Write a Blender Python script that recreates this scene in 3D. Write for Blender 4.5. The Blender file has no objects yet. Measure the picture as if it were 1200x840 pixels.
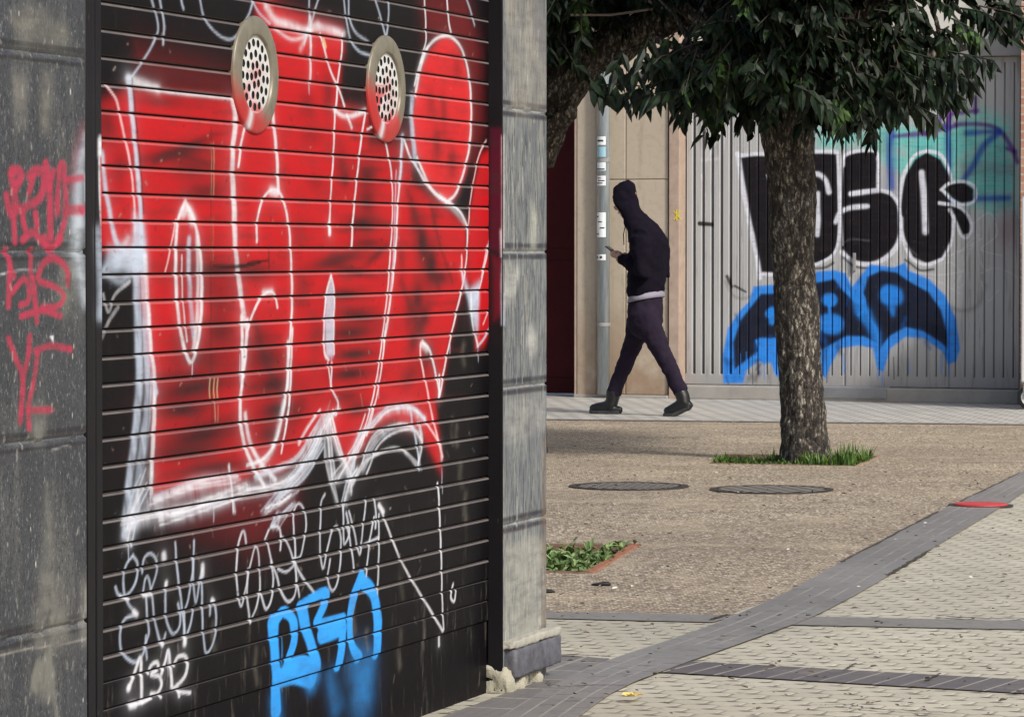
import bpy, bmesh, math, random
import numpy as np
from mathutils import Vector, Matrix, noise
from mathutils.geometry import tessellate_polygon
random.seed(7); RNG = np.random.default_rng(11)
R = math.radians
S = bpy.context.scene
C = S.collection
# ------------------------------------------------------------------ camera model (measured from the place)
F = 4200.0; H = 1.17; TH = math.atan(125 / F)
FW = np.array([0, math.cos(TH), -math.sin(TH)]); UP = np.array([0, math.sin(TH), math.cos(TH)])
CAM = np.array([0, 0, H])
def ray(px, py):
    return FW + np.array([1.0, 0, 0]) * ((px - 600) / F) + UP * ((420 - py) / F)
def ground(px, py, z=0.0):
    d = ray(px, py); t = (z - H) / d[2]; p = CAM + d * t
    return Vector((p[0], p[1], z))
def atY(px, py, Y):
    d = ray(px, py); t = Y / d[1]; p = CAM + d * t
    return Vector(p)
def project(P):
    Q = P - CAM
    d = Q @ FW
    return 600 + F * Q[..., 0] / d, 420 - F * (Q @ UP) / d
class Plane:
    """upright plane: origin o (xy), unit direction t along it, n towards the street"""
    def __init__(s, a, b, flip=1):
        s.o = np.array([a.x, a.y, 0.0]); d = np.array([b.x - a.x, b.y - a.y, 0.0]); s.L = float(np.linalg.norm(d)); s.t = d / s.L
        s.n = np.array([s.t[1], -s.t[0], 0.0]) * flip
    def uv(s, px, py, off=0.0):
        d = ray(px, py); o = s.o + s.n * off
        k = ((o - CAM) @ s.n) / (d @ s.n); p = CAM + d * k
        return float((p - s.o) @ s.t), float(p[2])
    def P(s, u, v, off=0.0):
        p = s.o + s.t * u + s.n * off
        return Vector((p[0], p[1], v))
SH = Plane(ground(120, 977), ground(575, 812))          # roller shutter plane
FA = Plane(ground(700, 466.0), ground(1190, 474.0))     # far facade plane
# ------------------------------------------------------------------ scene graph helpers
def link(o, parent=None):
    C.objects.link(o)
    if parent is not None: o.parent = parent
    return o
def tag(o, label, cat, group=None, kind=None):
    if label: o['label'] = label
    if cat: o['category'] = cat
    if group: o['group'] = group
    if kind: o['kind'] = kind
    return o
def thing(name, label, cat, loc=(0, 0, 0), rz=0.0, group=None):
    o = bpy.data.objects.new(name, None); C.objects.link(o)
    o.empty_display_size = .1
    o.location = loc; o.rotation_euler = (0, 0, rz)
    bpy.context.view_layer.update()
    return tag(o, label, cat, group)
def settle(o):
    """keep world-space vertices when parented to a moved empty"""
    bpy.context.view_layer.update()
    p = o.parent
    m = Matrix.Identity(4)
    while p is not None:
        if p.type == 'EMPTY':
            m = (Matrix.Translation(p.location) @ p.rotation_euler.to_matrix().to_4x4()); break
        p = p.parent
    return m
def mesh_np(name, V, faces, mat, parent=None, smooth=False, world=True):
    """V (n,3) array, faces: list or (m,k) array"""
    me = bpy.data.meshes.new(name)
    V = np.asarray(V, dtype=np.float64)
    if parent is not None and world:
        m = settle(type('x', (), {'parent': parent})()).inverted()
        M = np.array(m); V = V @ M[:3, :3].T + M[:3, 3]
    if isinstance(faces, np.ndarray):
        m_, k = faces.shape
        me.vertices.add(len(V)); me.vertices.foreach_set('co', V.ravel().astype(np.float32))
        me.loops.add(m_ * k); me.loops.foreach_set('vertex_index', faces.ravel().astype(np.int32))
        me.polygons.add(m_); me.polygons.foreach_set('loop_start', (np.arange(m_) * k).astype(np.int32))
        me.update(calc_edges=True)
    else:
        me.from_pydata([tuple(v) for v in V], [], faces); me.update()
    if smooth: me.polygons.foreach_set('use_smooth', np.ones(len(me.polygons), dtype=bool))
    if mat is not None: me.materials.append(mat)
    o = bpy.data.objects.new(name, me)
    return link(o, parent)
class MB:
    """collects shapes (world space) for ONE mesh object"""
    def __init__(s): s.V = []; s.F = []
    def add(s, vs, fs):
        b = len(s.V); s.V += [tuple(v) for v in vs]; s.F += [tuple(i + b for i in f) for f in fs]
    def box8(s, p):   # p: 8 corners bottom 0-3 ccw, top 4-7
        s.add(p, [(3, 2, 1, 0), (4, 5, 6, 7), (0, 1, 5, 4), (1, 2, 6, 5), (2, 3, 7, 6), (3, 0, 4, 7)])
    def box(s, x0, x1, y0, y1, z0, z1):
        s.box8([(x0, y0, z0), (x1, y0, z0), (x1, y1, z0), (x0, y1, z0), (x0, y0, z1), (x1, y0, z1), (x1, y1, z1), (x0, y1, z1)])
    def pbox(s, pl, u0, u1, o0, o1, z0, z1):
        a, b = (o0, o1)
        s.box8([pl.P(u0, z0, b), pl.P(u1, z0, b), pl.P(u1, z0, a), pl.P(u0, z0, a), pl.P(u0, z1, b), pl.P(u1, z1, b), pl.P(u1, z1, a), pl.P(u0, z1, a)])
    def tube(s, pts, rad, n=10, cap=True, squash=None):
        pts = [Vector(p) for p in pts]
        if not hasattr(rad, '__len__'): rad = [rad] * len(pts)
        rings = []; up = Vector((0.013, 0.02, 1))
        t0 = (pts[1] - pts[0]).normalized()
        a = t0.cross(up);  a = a if a.length > .2 else t0.cross(Vector((1, 0, 0)))
        a.normalize()
        for i, p in enumerate(pts):
            t = (pts[min(i + 1, len(pts) - 1)] - pts[max(i - 1, 0)]).normalized()
            a = (a - t * a.dot(t)).normalized(); b = t.cross(a)
            r = rad[i]; rx, ry = (r if hasattr(r, '__len__') else (r, r))
            rings.append([p + a * (rx * math.cos(2 * math.pi * k / n)) + b * (ry * math.sin(2 * math.pi * k / n)) for k in range(n)])
        vs = [v for r in rings for v in r]; fs = []
        for i in range(len(rings) - 1):
            for k in range(n):
                fs.append((i * n + k, i * n + (k + 1) % n, (i + 1) * n + (k + 1) % n, (i + 1) * n + k))
        if cap:
            fs.append(tuple(range(n - 1, -1, -1))); fs.append(tuple((len(rings) - 1) * n + k for k in range(n)))
        s.add(vs, fs)
    def rings(s, R_, cap=True):
        n = len(R_[0]); vs = [v for r in R_ for v in r]; fs = []
        for i in range(len(R_) - 1):
            for k in range(n):
                fs.append((i * n + k, i * n + (k + 1) % n, (i + 1) * n + (k + 1) % n, (i + 1) * n + k))
        if cap:
            fs.append(tuple(range(n - 1, -1, -1))); fs.append(tuple((len(R_) - 1) * n + k for k in range(n)))
        s.add(vs, fs)
    def build(s, name, mat, parent=None, smooth=False, bevel=0, seg=2, remesh=0, sub=0, smoothit=0):
        o = mesh_np(name, np.array(s.V), s.F, mat, parent, smooth)
        bm = bmesh.new(); bm.from_mesh(o.data); bmesh.ops.recalc_face_normals(bm, faces=bm.faces); bm.to_mesh(o.data); bm.free()
        if smooth: o.data.polygons.foreach_set('use_smooth', [True] * len(o.data.polygons))
        if bevel:
            m = o.modifiers.new('b', 'BEVEL'); m.width = bevel; m.segments = seg; m.limit_method = 'ANGLE'; m.angle_limit = R(40)
        if remesh:
            m = o.modifiers.new('r', 'REMESH'); m.mode = 'VOXEL'; m.voxel_size = remesh; m.use_smooth_shade = True
            if smoothit:
                m = o.modifiers.new('s', 'SMOOTH'); m.iterations = smoothit; m.factor = .5
        return o
def ctex(o, strength, scale, depth=2):
    t = bpy.data.textures.new('cloth_folds', 'CLOUDS'); t.noise_scale = scale; t.noise_depth = depth
    m = o.modifiers.new('d', 'DISPLACE'); m.texture = t; m.strength = strength; m.mid_level = .5
    m.texture_coords = 'GLOBAL'
# ------------------------------------------------------------------ node helpers
class NT:
    def __init__(s, name):
        s.m = bpy.data.materials.new(name); s.m.use_nodes = True; s.t = s.m.node_tree; s.t.nodes.clear()
        s.out = s.n('ShaderNodeOutputMaterial'); s.b = s.n('ShaderNodeBsdfPrincipled'); s.l(s.b.outputs[0], s.out.inputs[0])
    def n(s, ty, **kw):
        n = s.t.nodes.new(ty)
        for k, v in kw.items(): setattr(n, k, v)
        return n
    def l(s, a, b): s.t.links.new(a, b)
    def setin(s, node, key, v):
        i = node.inputs[key]
        if isinstance(v, bpy.types.NodeSocket): s.l(v, i)
        else: i.default_value = v
    def math(s, op, *a, clamp=False):
        n = s.n('ShaderNodeMath', operation=op, use_clamp=clamp)
        for i, v in enumerate(a): s.setin(n, i, v)
        return n.outputs[0]
    def vec(s, op, *a):
        n = s.n('ShaderNodeVectorMath', operation=op)
        for i, v in enumerate(a): s.setin(n, i, v)
        return n.outputs['Value'] if op in ('LENGTH', 'DOT_PRODUCT', 'DISTANCE') else n.outputs[0]
    def geo(s): return s.n('ShaderNodeNewGeometry').outputs['Position']
    def mapv(s, v, scale=(1, 1, 1), rot=(0, 0, 0), loc=(0, 0, 0)):
        n = s.n('ShaderNodeMapping'); s.l(v, n.inputs[0])
        n.inputs['Scale'].default_value = scale; n.inputs['Rotation'].default_value = rot; n.inputs['Location'].default_value = loc
        return n.outputs[0]
    def noise(s, v, scale=5, detail=4, rough=.55, col=False):
        n = s.n('ShaderNodeTexNoise'); s.l(v, n.inputs['Vector']); n.inputs['Scale'].default_value = scale
        n.inputs['Detail'].default_value = detail; n.inputs['Roughness'].default_value = rough
        return n.outputs['Color' if col else 'Fac']
    def vor(s, v, scale=5, feat='F1', rand=1.0, out='Distance'):
        n = s.n('ShaderNodeTexVoronoi', feature=feat); s.l(v, n.inputs['Vector']); n.inputs['Scale'].default_value = scale
        n.inputs['Randomness'].default_value = rand
        return n.outputs[out]
    def ramp(s, f, stops, interp='LINEAR'):
        n = s.n('ShaderNodeValToRGB'); n.color_ramp.interpolation = interp; e = n.color_ramp.elements
        while len(e) < len(stops): e.new(.5)
        for q, (p, c) in zip(e, stops):
            q.position = p; q.color = (*c, 1) if hasattr(c, '__len__') else (c, c, c, 1)
        s.l(f, n.inputs[0]); return n.outputs[0]
    def mix(s, f, a, b, mode='MIX'):
        n = s.n('ShaderNodeMix', data_type='RGBA', blend_type=mode)
        s.setin(n, 0, f)
        for k, v in ((6, a), (7, b)):
            if not isinstance(v, bpy.types.NodeSocket): v = (*v, 1)
            s.setin(n, k, v)
        return n.outputs[2]
    def step(s, x, a, b):   # smooth map a..b -> 0..1
        n = s.n('ShaderNodeMapRange', interpolation_type='SMOOTHSTEP'); s.l(x, n.inputs[0])
        n.inputs[1].default_value = a; n.inputs[2].default_value = b; return n.outputs[0]
    def attr(s, name):
        n = s.n('ShaderNodeAttribute', attribute_name=name); return n.outputs['Color'], n.outputs['Fac'], n.outputs['Alpha']
    def bump(s, h, st=.4, dist=.01):
        n = s.n('ShaderNodeBump'); s.l(h, n.inputs['Height']); n.inputs['Strength'].default_value = st; n.inputs['Distance'].default_value = dist
        s.l(n.outputs[0], s.b.inputs['Normal'])
    def done(s, col=None, rough=.7, metal=0.0, spec=None):
        if col is not None: s.setin(s.b, 'Base Color', col if isinstance(col, bpy.types.NodeSocket) else (*col, 1))
        s.setin(s.b, 'Roughness', rough); s.setin(s.b, 'Metallic', metal)
        if spec is not None: s.b.inputs['Specular IOR Level'].default_value = spec
        return s.m
def flat(name, c, rough=.6, metal=0.0, var=.25, scale=9, bump=.15, spec=None):
    n = NT(name); p = n.geo(); f = n.noise(p, scale, 5, .6)
    col = n.mix(f, tuple(x * (1 - var) for x in c), tuple(min(1, x * (1 + var)) for x in c))
    n.bump(n.noise(p, scale * 8, 3, .6), bump, .004)
    return n.done(col, rough, metal, spec)
# ------------------------------------------------------------------ ground materials
def m_aggregate():
    n = NT('exposed_aggregate'); p = n.geo()
    v = n.vor(p, 84, out='Color'); g = n.n('ShaderNodeSeparateColor'); n.l(v, g.inputs[0])
    peb = n.ramp(g.outputs[0], [(0, (.06, .045, .032)), (.25, (.24, .18, .12)), (.55, (.48, .375, .245)), (.8, (.68, .565, .40)), (1, (.92, .86, .72))])
    d = n.vor(p, 84); gap = n.step(d, .42, .75)
    c = n.mix(gap, peb, (.16, .13, .10))
    big = n.noise(p, .55, 4, .6); c = n.mix(n.step(big, .35, .7), c, n.mix(.5, c, (.19, .145, .105)))
    b2 = n.noise(n.mapv(p, (1, 1, 1), (0, 0, 0), (7, 3, 0)), 1.6, 5, .7); c = n.mix(n.math('MULTIPLY', n.step(b2, .50, .62), .32), c, (.52, .42, .29))
    fine = n.noise(p, 7, 3, .6); c = n.mix(n.math('MULTIPLY', n.step(fine, .5, .72), .45), c, (.22, .175, .135))
    st = n.noise(n.mapv(p, (.6, 3.2, 1), (0, 0, .2)), 1.3, 4, .65); c = n.mix(n.math('MULTIPLY', n.step(st, .56, .74), .5), c, (.15, .12, .1))
    v2 = n.vor(p, 9, out='Distance'); sp = n.step(v2, .07, .03)
    c = n.mix(n.math('MULTIPLY', sp, .65), c, (.07, .055, .045))
    n.bump(n.math('SUBTRACT', 1.0, d), .5, .006)
    return n.done(c, .78)
def hexcell(n, p, size, rot):
    v = n.mapv(p, (1 / size, 1 / size, 0), (0, 0, rot))
    s_ = (1.0, 1.7320508, 1.0); h = (.5, .8660254, 0.5)
    a = n.vec('SUBTRACT', n.vec('WRAP', v, s_, (0, 0, 0)), h)
    b = n.vec('SUBTRACT', n.vec('WRAP', n.vec('SUBTRACT', v, h), s_, (0, 0, 0)), h)
    fl = (1, 1, 0)
    a = n.vec('MULTIPLY', a, fl); b = n.vec('MULTIPLY', b, fl)
    la = n.vec('LENGTH', a); lb = n.vec('LENGTH', b)
    less = n.math('LESS_THAN', la, lb)
    m = n.n('ShaderNodeMix', data_type='VECTOR'); n.l(less, m.inputs[0]); n.l(b, m.inputs[4]); n.l(a, m.inputs[5]); g = m.outputs[1]
    ab = n.vec('ABSOLUTE', g)
    e1 = n.vec('DOT_PRODUCT', ab, (.5, .8660254, 0)); e2 = n.vec('DOT_PRODUCT', ab, (1, 0, 0))
    edge = n.math('SUBTRACT', .5, n.math('MAXIMUM', e1, e2))
    cell = n.vec('SUBTRACT', v, g)
    return edge, n.vec('DISTANCE', g, (0, .577, 0)), cell
def m_lighttile():
    n = NT('light_cement_tiles'); p = n.geo()
    wob = n.n('ShaderNodeVectorMath', operation='ADD'); nz = n.noise(p, 14, 2, .5, True)
    n.l(p, wob.inputs[0]); n.l(n.vec('MULTIPLY', nz, (.014, .014, 0)), wob.inputs[1]); q = wob.outputs[0]
    edge, ln, cell = hexcell(n, q, .098, .40)
    wn = n.n('ShaderNodeTexWhiteNoise', noise_dimensions='3D'); n.l(n.vec('SNAP', n.vec('ADD', cell, (.05, .05, 0)), (.5, .8660254, 1)), wn.inputs[0])
    base = n.mix(wn.outputs[0], (.50, .465, .36), (.60, .56, .445))
    big = n.noise(p, .7, 4, .6); base = n.mix(n.step(big, .35, .7), base, (.41, .38, .30))
    fine = n.noise(p, 40, 3, .6); base = n.mix(n.math('MULTIPLY', n.step(fine, .45, .75), .3), base, (.25, .23, .19))
    jf = n.noise(p, 2.3, 3, .6)
    j = n.math('MULTIPLY', n.step(edge, .07, .015), n.step(jf, .3, .65))
    c = n.mix(n.math('MULTIPLY', j, .5), base, (.14, .12, .09))
    dt = n.math('MULTIPLY', n.step(ln, .33, .20), n.step(n.noise(p, 5, 2, .6), .22, .42))
    c = n.mix(n.math('MULTIPLY', dt, .9), c, (.085, .07, .052))
    n.bump(n.math('ADD', n.step(edge, 0, .1), n.math('MULTIPLY', fine, .15)), .5, .006)
    return n.done(c, .6)
def m_bandtile(name, c1, c2, w, h, mortar, jc, rows_off=.5, uv='band'):
    n = NT(name); a = n.n('ShaderNodeAttribute', attribute_name=uv); v = a.outputs['Vector']; p = n.geo()
    b = n.n('ShaderNodeTexBrick'); n.l(v, b.inputs['Vector']); b.offset = rows_off
    b.inputs['Scale'].default_value = 1; b.inputs['Brick Width'].default_value = w; b.inputs['Row Height'].default_value = h
    b.inputs['Mortar Size'].default_value = mortar; b.inputs['Mortar Smooth'].default_value = .3
    b.inputs['Color1'].default_value = (*c1, 1); b.inputs['Color2'].default_value = (*c2, 1); b.inputs['Mortar'].default_value = (*jc, 1)
    c = n.mix(n.math('MULTIPLY', n.step(n.noise(p, 1.2, 4, .6), .4, .7), .6), b.outputs[0], tuple(x * 1.5 for x in c1))
    rib = n.math('SINE', n.math('MULTIPLY', n.vec('DOT_PRODUCT', v, (2 * math.pi / .033, 0, 0)), 1.0))
    c = n.mix(n.math('MULTIPLY', n.step(rib, .55, 1), .15), c, tuple(x * .45 for x in c1))
    f = n.noise(p, 45, 3, .7); c = n.mix(n.math('MULTIPLY', n.step(f, .52, .72), .35), c, tuple(x * .5 for x in c1))
    dirt = n.noise(p, 3.1, 4, .7); c = n.mix(n.math('MULTIPLY', n.step(dirt, .52, .75), .5), c, (.27, .24, .19))
    n.bump(n.math('ADD', b.outputs['Fac'], n.math('MULTIPLY', f, .3)), .3, .004)
    return n.done(c, .62)
# ------------------------------------------------------------------ painted surfaces
def m_painted(name, kind):
    """base finish + spray paint carried by the 'paint' attribute (colour + coverage)"""
    n = NT(name); p = n.geo(); pc, _, pa = n.attr('paint'); ec, _, ef = n.attr('wear_shading')
    if kind == 'slat':
        f = n.noise(p, 4, 5, .6)
        base = n.mix(f, (.0035, .0028, .0038), (.0085, .0070, .0088))
        low = n.n('ShaderNodeSeparateXYZ'); n.l(p, low.inputs[0])
        lowf = n.step(low.outputs[2], .62, .12)
        st = n.noise(n.mapv(p, (30, 30, 5)), 1, 6, .75)
        dust = n.math('MULTIPLY', n.step(st, .54, .76), n.math('ADD', n.math('MULTIPLY', lowf, .75), .06))
        base = n.mix(dust, base, (.11, .10, .085))
        n.b.inputs['Specular IOR Level'].default_value = .06; rough = n.math('ADD', .45, n.math('MULTIPLY', dust, .3)); prough = .42; amp = .05
    elif kind == 'rail':
        f = n.noise(p, 6, 5, .6); base = n.mix(f, (.007, .006, .008), (.016, .015, .017)); n.b.inputs['Specular IOR Level'].default_value = .12; rough = .45; prough = .5; amp = .05
        sc = n.noise(n.mapv(p, (60, 60, 9)), 1, 4, .7); base = n.mix(n.math('MULTIPLY', n.step(sc, .68, .8), .35), base, (.25, .24, .2))
    elif kind == 'darkstone':
        f = n.noise(p, 5, 6, .65); st = n.noise(n.mapv(p, (11, 11, 2.4)), 1, 5, .7); sp = n.noise(n.mapv(p, (1, 1, .5)), 190, 4, .75)
        base = n.mix(f, (.020, .023, .028), (.060, .064, .073))
        base = n.mix(n.math('MULTIPLY', n.step(st, .50, .68), .45), base, (.135, .135, .125))
        base = n.mix(n.math('MULTIPLY', n.step(sp, .50, .62), .8), base, (.012, .013, .017))
        lt = n.noise(n.mapv(p, (1, 1, .45), (0, 0, 0), (5, 2, 1)), 150, 4, .75); base = n.mix(n.math('MULTIPLY', n.step(lt, .56, .68), .7), base, (.24, .245, .25))
        s3 = n.vor(n.mapv(p, (1, 1, .45)), 34); base = n.mix(n.math('MULTIPLY', n.step(s3, .13, .05), n.step(f, .4, .6)), base, (.45, .43, .38))
        pt = n.noise(n.mapv(p, (6, 6, 3.2), (0, 0, 0), (3, 1, 5)), 1, 3, .5); base = n.mix(n.math('MULTIPLY', n.step(pt, .62, .68), .6), base, (.23, .225, .185))
        rough = .42; prough = .55; amp = .25
    elif kind == 'palestone':
        st = n.noise(n.mapv(p, (34, 34, 3.2)), 1, 7, .78); f = n.noise(p, 3, 5, .6); fn = n.noise(n.mapv(p, (120, 120, 14)), 1, 4, .7)
        base = n.mix(f, (.095, .108, .118), (.22, .235, .235))
        base = n.mix(n.math('MULTIPLY', n.step(st, .48, .68), .65), base, (.36, .345, .27))
        base = n.mix(n.math('MULTIPLY', n.step(st, .5, .32), .5), base, (.055, .06, .07))
        base = n.mix(n.math('MULTIPLY', n.step(fn, .47, .60), .85), base, (.045, .050, .062))
        wh = n.noise(n.mapv(p, (90, 90, 22), (0, 0, 0), (2, 2, 2)), 1, 3, .6); base = n.mix(n.math('MULTIPLY', n.step(wh, .64, .74), .5), base, (.60, .58, .50))
        rough = .55; prough = .6; amp = .25
    elif kind == 'door':
        f = n.noise(p, 1.6, 5, .6); st = n.noise(n.mapv(p, (26, 26, 1.6)), 1, 5, .7)
        n.b.inputs['Specular IOR Level'].default_value = .15; base = n.mix(f, (.38, .38, .38), (.48, .48, .47))
        base = n.mix(n.math('MULTIPLY', n.step(st, .52, .7), .55), base, (.13, .12, .115))
        lz = n.n('ShaderNodeSeparateXYZ'); n.l(p, lz.inputs[0]); base = n.mix(n.math('MULTIPLY', n.step(lz.outputs[2], .5, .1), .35), base, (.16, .14, .12))
        rough = .45; prough = .5; amp = .15
    wob = n.noise(n.mapv(p, (9, 9, 38)), 1, 4, .65)
    pcv = n.mix(n.math('MULTIPLY', n.step(wob, .40, .72), .26 if kind in ('slat', 'door') else .5), pc, (.05, .03, .03))
    scr = n.noise(n.mapv(p, (70, 70, 22)), 1, 5, .75)
    pa2 = n.math('MULTIPLY', pa, n.math('SUBTRACT', 1.0, n.math('MULTIPLY', n.step(scr, .62, .8), .45 if kind != 'slat' else .3)))
    c = n.mix(pa2, base, pcv)
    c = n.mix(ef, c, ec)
    rr = n.math('ADD', n.math('MULTIPLY', pa2, .0), rough) if not isinstance(rough, float) else n.math('ADD', n.math('MULTIPLY', pa2, prough - rough), rough)
    n.bump(n.noise(p, 160, 3, .6), .25 if 'stone' in kind else .08, .003)
    return n.done(c, rr)
def catmull(pts, k=7):
    P = np.array(pts, float)
    if len(P) < 3:
        return np.array([P[0] + (P[-1] - P[0]) * t for t in np.linspace(0, 1, k + 1)])
    Q = np.vstack([2 * P[0] - P[1], P, 2 * P[-1] - P[-2]]); out = []
    for i in range(1, len(Q) - 2):
        for t in np.linspace(0, 1, k, endpoint=False):
            a, b, c, d = Q[i - 1:i + 3]
            out.append(.5 * ((2 * b) + (c - a) * t + (2 * a - 5 * b + 4 * c - d) * t * t + (3 * b - a - 3 * c + d) * t ** 3))
    out.append(P[-1]); return np.array(out)
def vnoise(U, V, s, seed):
    """cheap smooth value noise"""
    rg = np.random.default_rng(seed); G = rg.random((64, 64))
    x = U * s + 31.7; y = V * s + 17.3
    xi = np.floor(x).astype(int); yi = np.floor(y).astype(int); fx = x - xi; fy = y - yi
    fx = fx * fx * (3 - 2 * fx); fy = fy * fy * (3 - 2 * fy)
    g = lambda i, j: G[np.mod(yi + j, 64), np.mod(xi + i, 64)]
    return (g(0, 0) * (1 - fx) + g(1, 0) * fx) * (1 - fy) + (g(0, 1) * (1 - fx) + g(1, 1) * fx) * fy
class Canvas:
    """a regular (u,v) grid on a plane onto which spray strokes are laid, in metres"""
    def __init__(s, plane, us, vs, off=0.0):
        s.pl = plane; s.us = np.asarray(us); s.vs = np.asarray(vs); s.off = off
        s.U, s.V = np.meshgrid(s.us, s.vs)
        s.asp, s.wk = 1.5, 1.0
        s.c = np.zeros(s.U.shape + (3,)); s.a = np.zeros(s.U.shape)
    def tm(s, pts): return np.array([s.pl.uv(x, y, s.off) for x, y in pts])
    def sl(s, q, pad):
        i0, i1 = np.searchsorted(s.us, [q[:, 0].min() - pad, q[:, 0].max() + pad]); j0, j1 = np.searchsorted(s.vs, [q[:, 1].min() - pad, q[:, 1].max() + pad])
        return slice(j0, j1), slice(i0, i1)
    def over(s, sj, si, col, al):
        A = s.a[sj, si]; C0 = s.c[sj, si]; na = al + A * (1 - al)
        k = np.where(na > 1e-6, al / np.maximum(na, 1e-6), 0)[..., None]
        s.c[sj, si] = np.array(col) * k + C0 * (1 - k); s.a[sj, si] = na
    def stroke(s, pts, w, col=(.80, .80, .84), a=1.0, soft=.35, raw=False, streak=.0, taper=False):
        q = s.tm(catmull(pts)) if not raw else np.array(pts)
        w = w * s.wk; r = w / 2; sf = max(r * soft, .0020); pad = r + 3 * sf; q = q * np.array([1, s.asp])
        sj, si = s.sl(q / np.array([1, s.asp]), pad)
        U = s.U[sj, si]; V = s.V[sj, si] * s.asp
        if U.size == 0: return
        D = np.full(U.shape, 9.0); T = np.zeros(U.shape); nseg = len(q) - 1
        for i in range(nseg):
            ax, ay = q[i]; bx, by = q[i + 1]; dx, dy = bx - ax, by - ay; L2 = dx * dx + dy * dy + 1e-12
            t = np.clip(((U - ax) * dx + (V - ay) * dy) / L2, 0, 1)
            d = np.hypot(U - ax - t * dx, V - ay - t * dy)
            m = d < D; D = np.where(m, d, D); T = np.where(m, (i + t) / nseg, T)
        rr = r * (1 + .35 * (vnoise(U, V, 9, int(abs(q[0, 0]) * 977) % 999) - .5))
        if taper: rr = rr * np.clip(.45 + 1.6 * np.minimum(T, 1 - T), 0, 1)
        al = 1 - 1 / (1 + np.exp(-(D - rr) / (sf * .5)))
        al = 1 - al; al = 1 - al
        if streak:
            k = vnoise(U * 1.5 + V * .5, V * .45, 26, 5) * .5 + vnoise(U * 4 + V * .8, V * .5, 30, 8) * .3 + vnoise(U, V, 14, 12) * .3
            al = al * np.clip(1 - streak * 1.7 * np.clip(k - .40, 0, 1), 0, 1)
        s.over(sj, si, col, np.clip(al * a, 0, 1))
    def poly(s, pts, col, a=1.0, soft=.006, smooth=False, nz=0.0):
        q = s.tm(catmull(list(pts) + [pts[0]], 5) if smooth else pts)
        pad = soft * 4; sj, si = s.sl(q, pad); U = s.U[sj, si]; V = s.V[sj, si]
        if U.size == 0: return
        ins = np.zeros(U.shape, bool); D = np.full(U.shape, 9.0)
        for i in range(len(q)):
            ax, ay = q[i]; bx, by = q[(i + 1) % len(q)]
            c = ((ay > V) != (by > V)) & (U < (bx - ax) * (V - ay) / (by - ay + 1e-12) + ax); ins ^= c
            dx, dy = bx - ax, by - ay; L2 = dx * dx + dy * dy + 1e-12
            t = np.clip(((U - ax) * dx + (V - ay) * dy) / L2, 0, 1); D = np.minimum(D, np.hypot(U - ax - t * dx, V - ay - t * dy))
        sd = np.where(ins, D, -D); al = 1 / (1 + np.exp(-sd / (soft * .45)))
        if nz: al = al * np.clip(1 - nz * 2 * np.clip(vnoise(U, V * 2, 11, 3) * .6 + vnoise(U, V, 30, 4) * .4 - .35, 0, 1), 0, 1)
        s.over(sj, si, col, al * a)
    def blob(s, x, y, ru, rv, col, a, ang=0.0):
        u0, v0 = s.pl.uv(x, y, s.off); q = np.array([[u0 - ru, v0 - rv], [u0 + ru, v0 + rv]])
        m = max(ru, rv); q = np.array([[u0 - m, v0 - m], [u0 + m, v0 + m]])
        sj, si = s.sl(q, m); U = s.U[sj, si] - u0; V = s.V[sj, si] - v0
        ca, sa = math.cos(ang), math.sin(ang); X = (U * ca + V * sa) / ru; Y = (-U * sa + V * ca) / rv
        al = np.exp(-(X * X + Y * Y) * 1.6)
        s.over(sj, si, col, al * a)
def grid_faces(ny, nx, skip=None):
    i = np.arange((ny - 1) * nx).reshape(ny - 1, nx)[:, :-1]
    f = np.stack([i, i + 1, i + nx + 1, i + nx], -1).reshape(-1, 4)
    if skip is not None: f = f[~skip.reshape(-1)]
    return f
def set_attr(me, name, rgb, a):
    at = me.attributes.new(name, 'FLOAT_COLOR', 'POINT')
    arr = np.concatenate([rgb.reshape(-1, 3), a.reshape(-1, 1)], 1).astype(np.float32)
    at.data.foreach_set('color', arr.ravel())

def m_longband(name, base, w, line, cross, crossw, amt=.8):
    """paving band: long courses with pale joints, faint cross joints"""
    n = NT(name); at = n.n('ShaderNodeAttribute', attribute_name='band'); v = at.outputs['Vector']; p = n.geo()
    s_ = n.n('ShaderNodeSeparateXYZ'); n.l(v, s_.inputs[0]); f = n.noise(p, 38, 4, .7); big = n.noise(p, .9, 4, .6)
    col = n.mix(n.step(big, .35, .7), base, tuple(x * 1.35 for x in base)); col = n.mix(n.math('MULTIPLY', n.step(f, .48, .7), .45), col, tuple(x * .45 for x in base))
    fr1 = n.math('PINGPONG', s_.outputs[1], w / 2); l1 = n.math('MULTIPLY', n.step(fr1, .012, .003), n.step(n.noise(p, 1.7, 3, .6), .38, .6))
    row = n.math('FLOOR', n.math('DIVIDE', s_.outputs[1], w)); off = n.math('MULTIPLY', row, crossw * .37)
    fr2 = n.math('PINGPONG', n.math('ADD', s_.outputs[0], off), crossw / 2); l2 = n.math('MULTIPLY', n.step(fr2, .009, .003), n.step(n.noise(p, 4.1, 3, .6), .4, .6))
    col = n.mix(n.math('MULTIPLY', l1, amt), col, line); col = n.mix(n.math('MULTIPLY', l2, .7), col, cross)
    dirt = n.noise(p, 3.7, 4, .7); col = n.mix(n.math('MULTIPLY', n.step(dirt, .52, .75), .45), col, (.26, .235, .19))
    n.bump(f, .3, .003); return n.done(col, .65)
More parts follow.
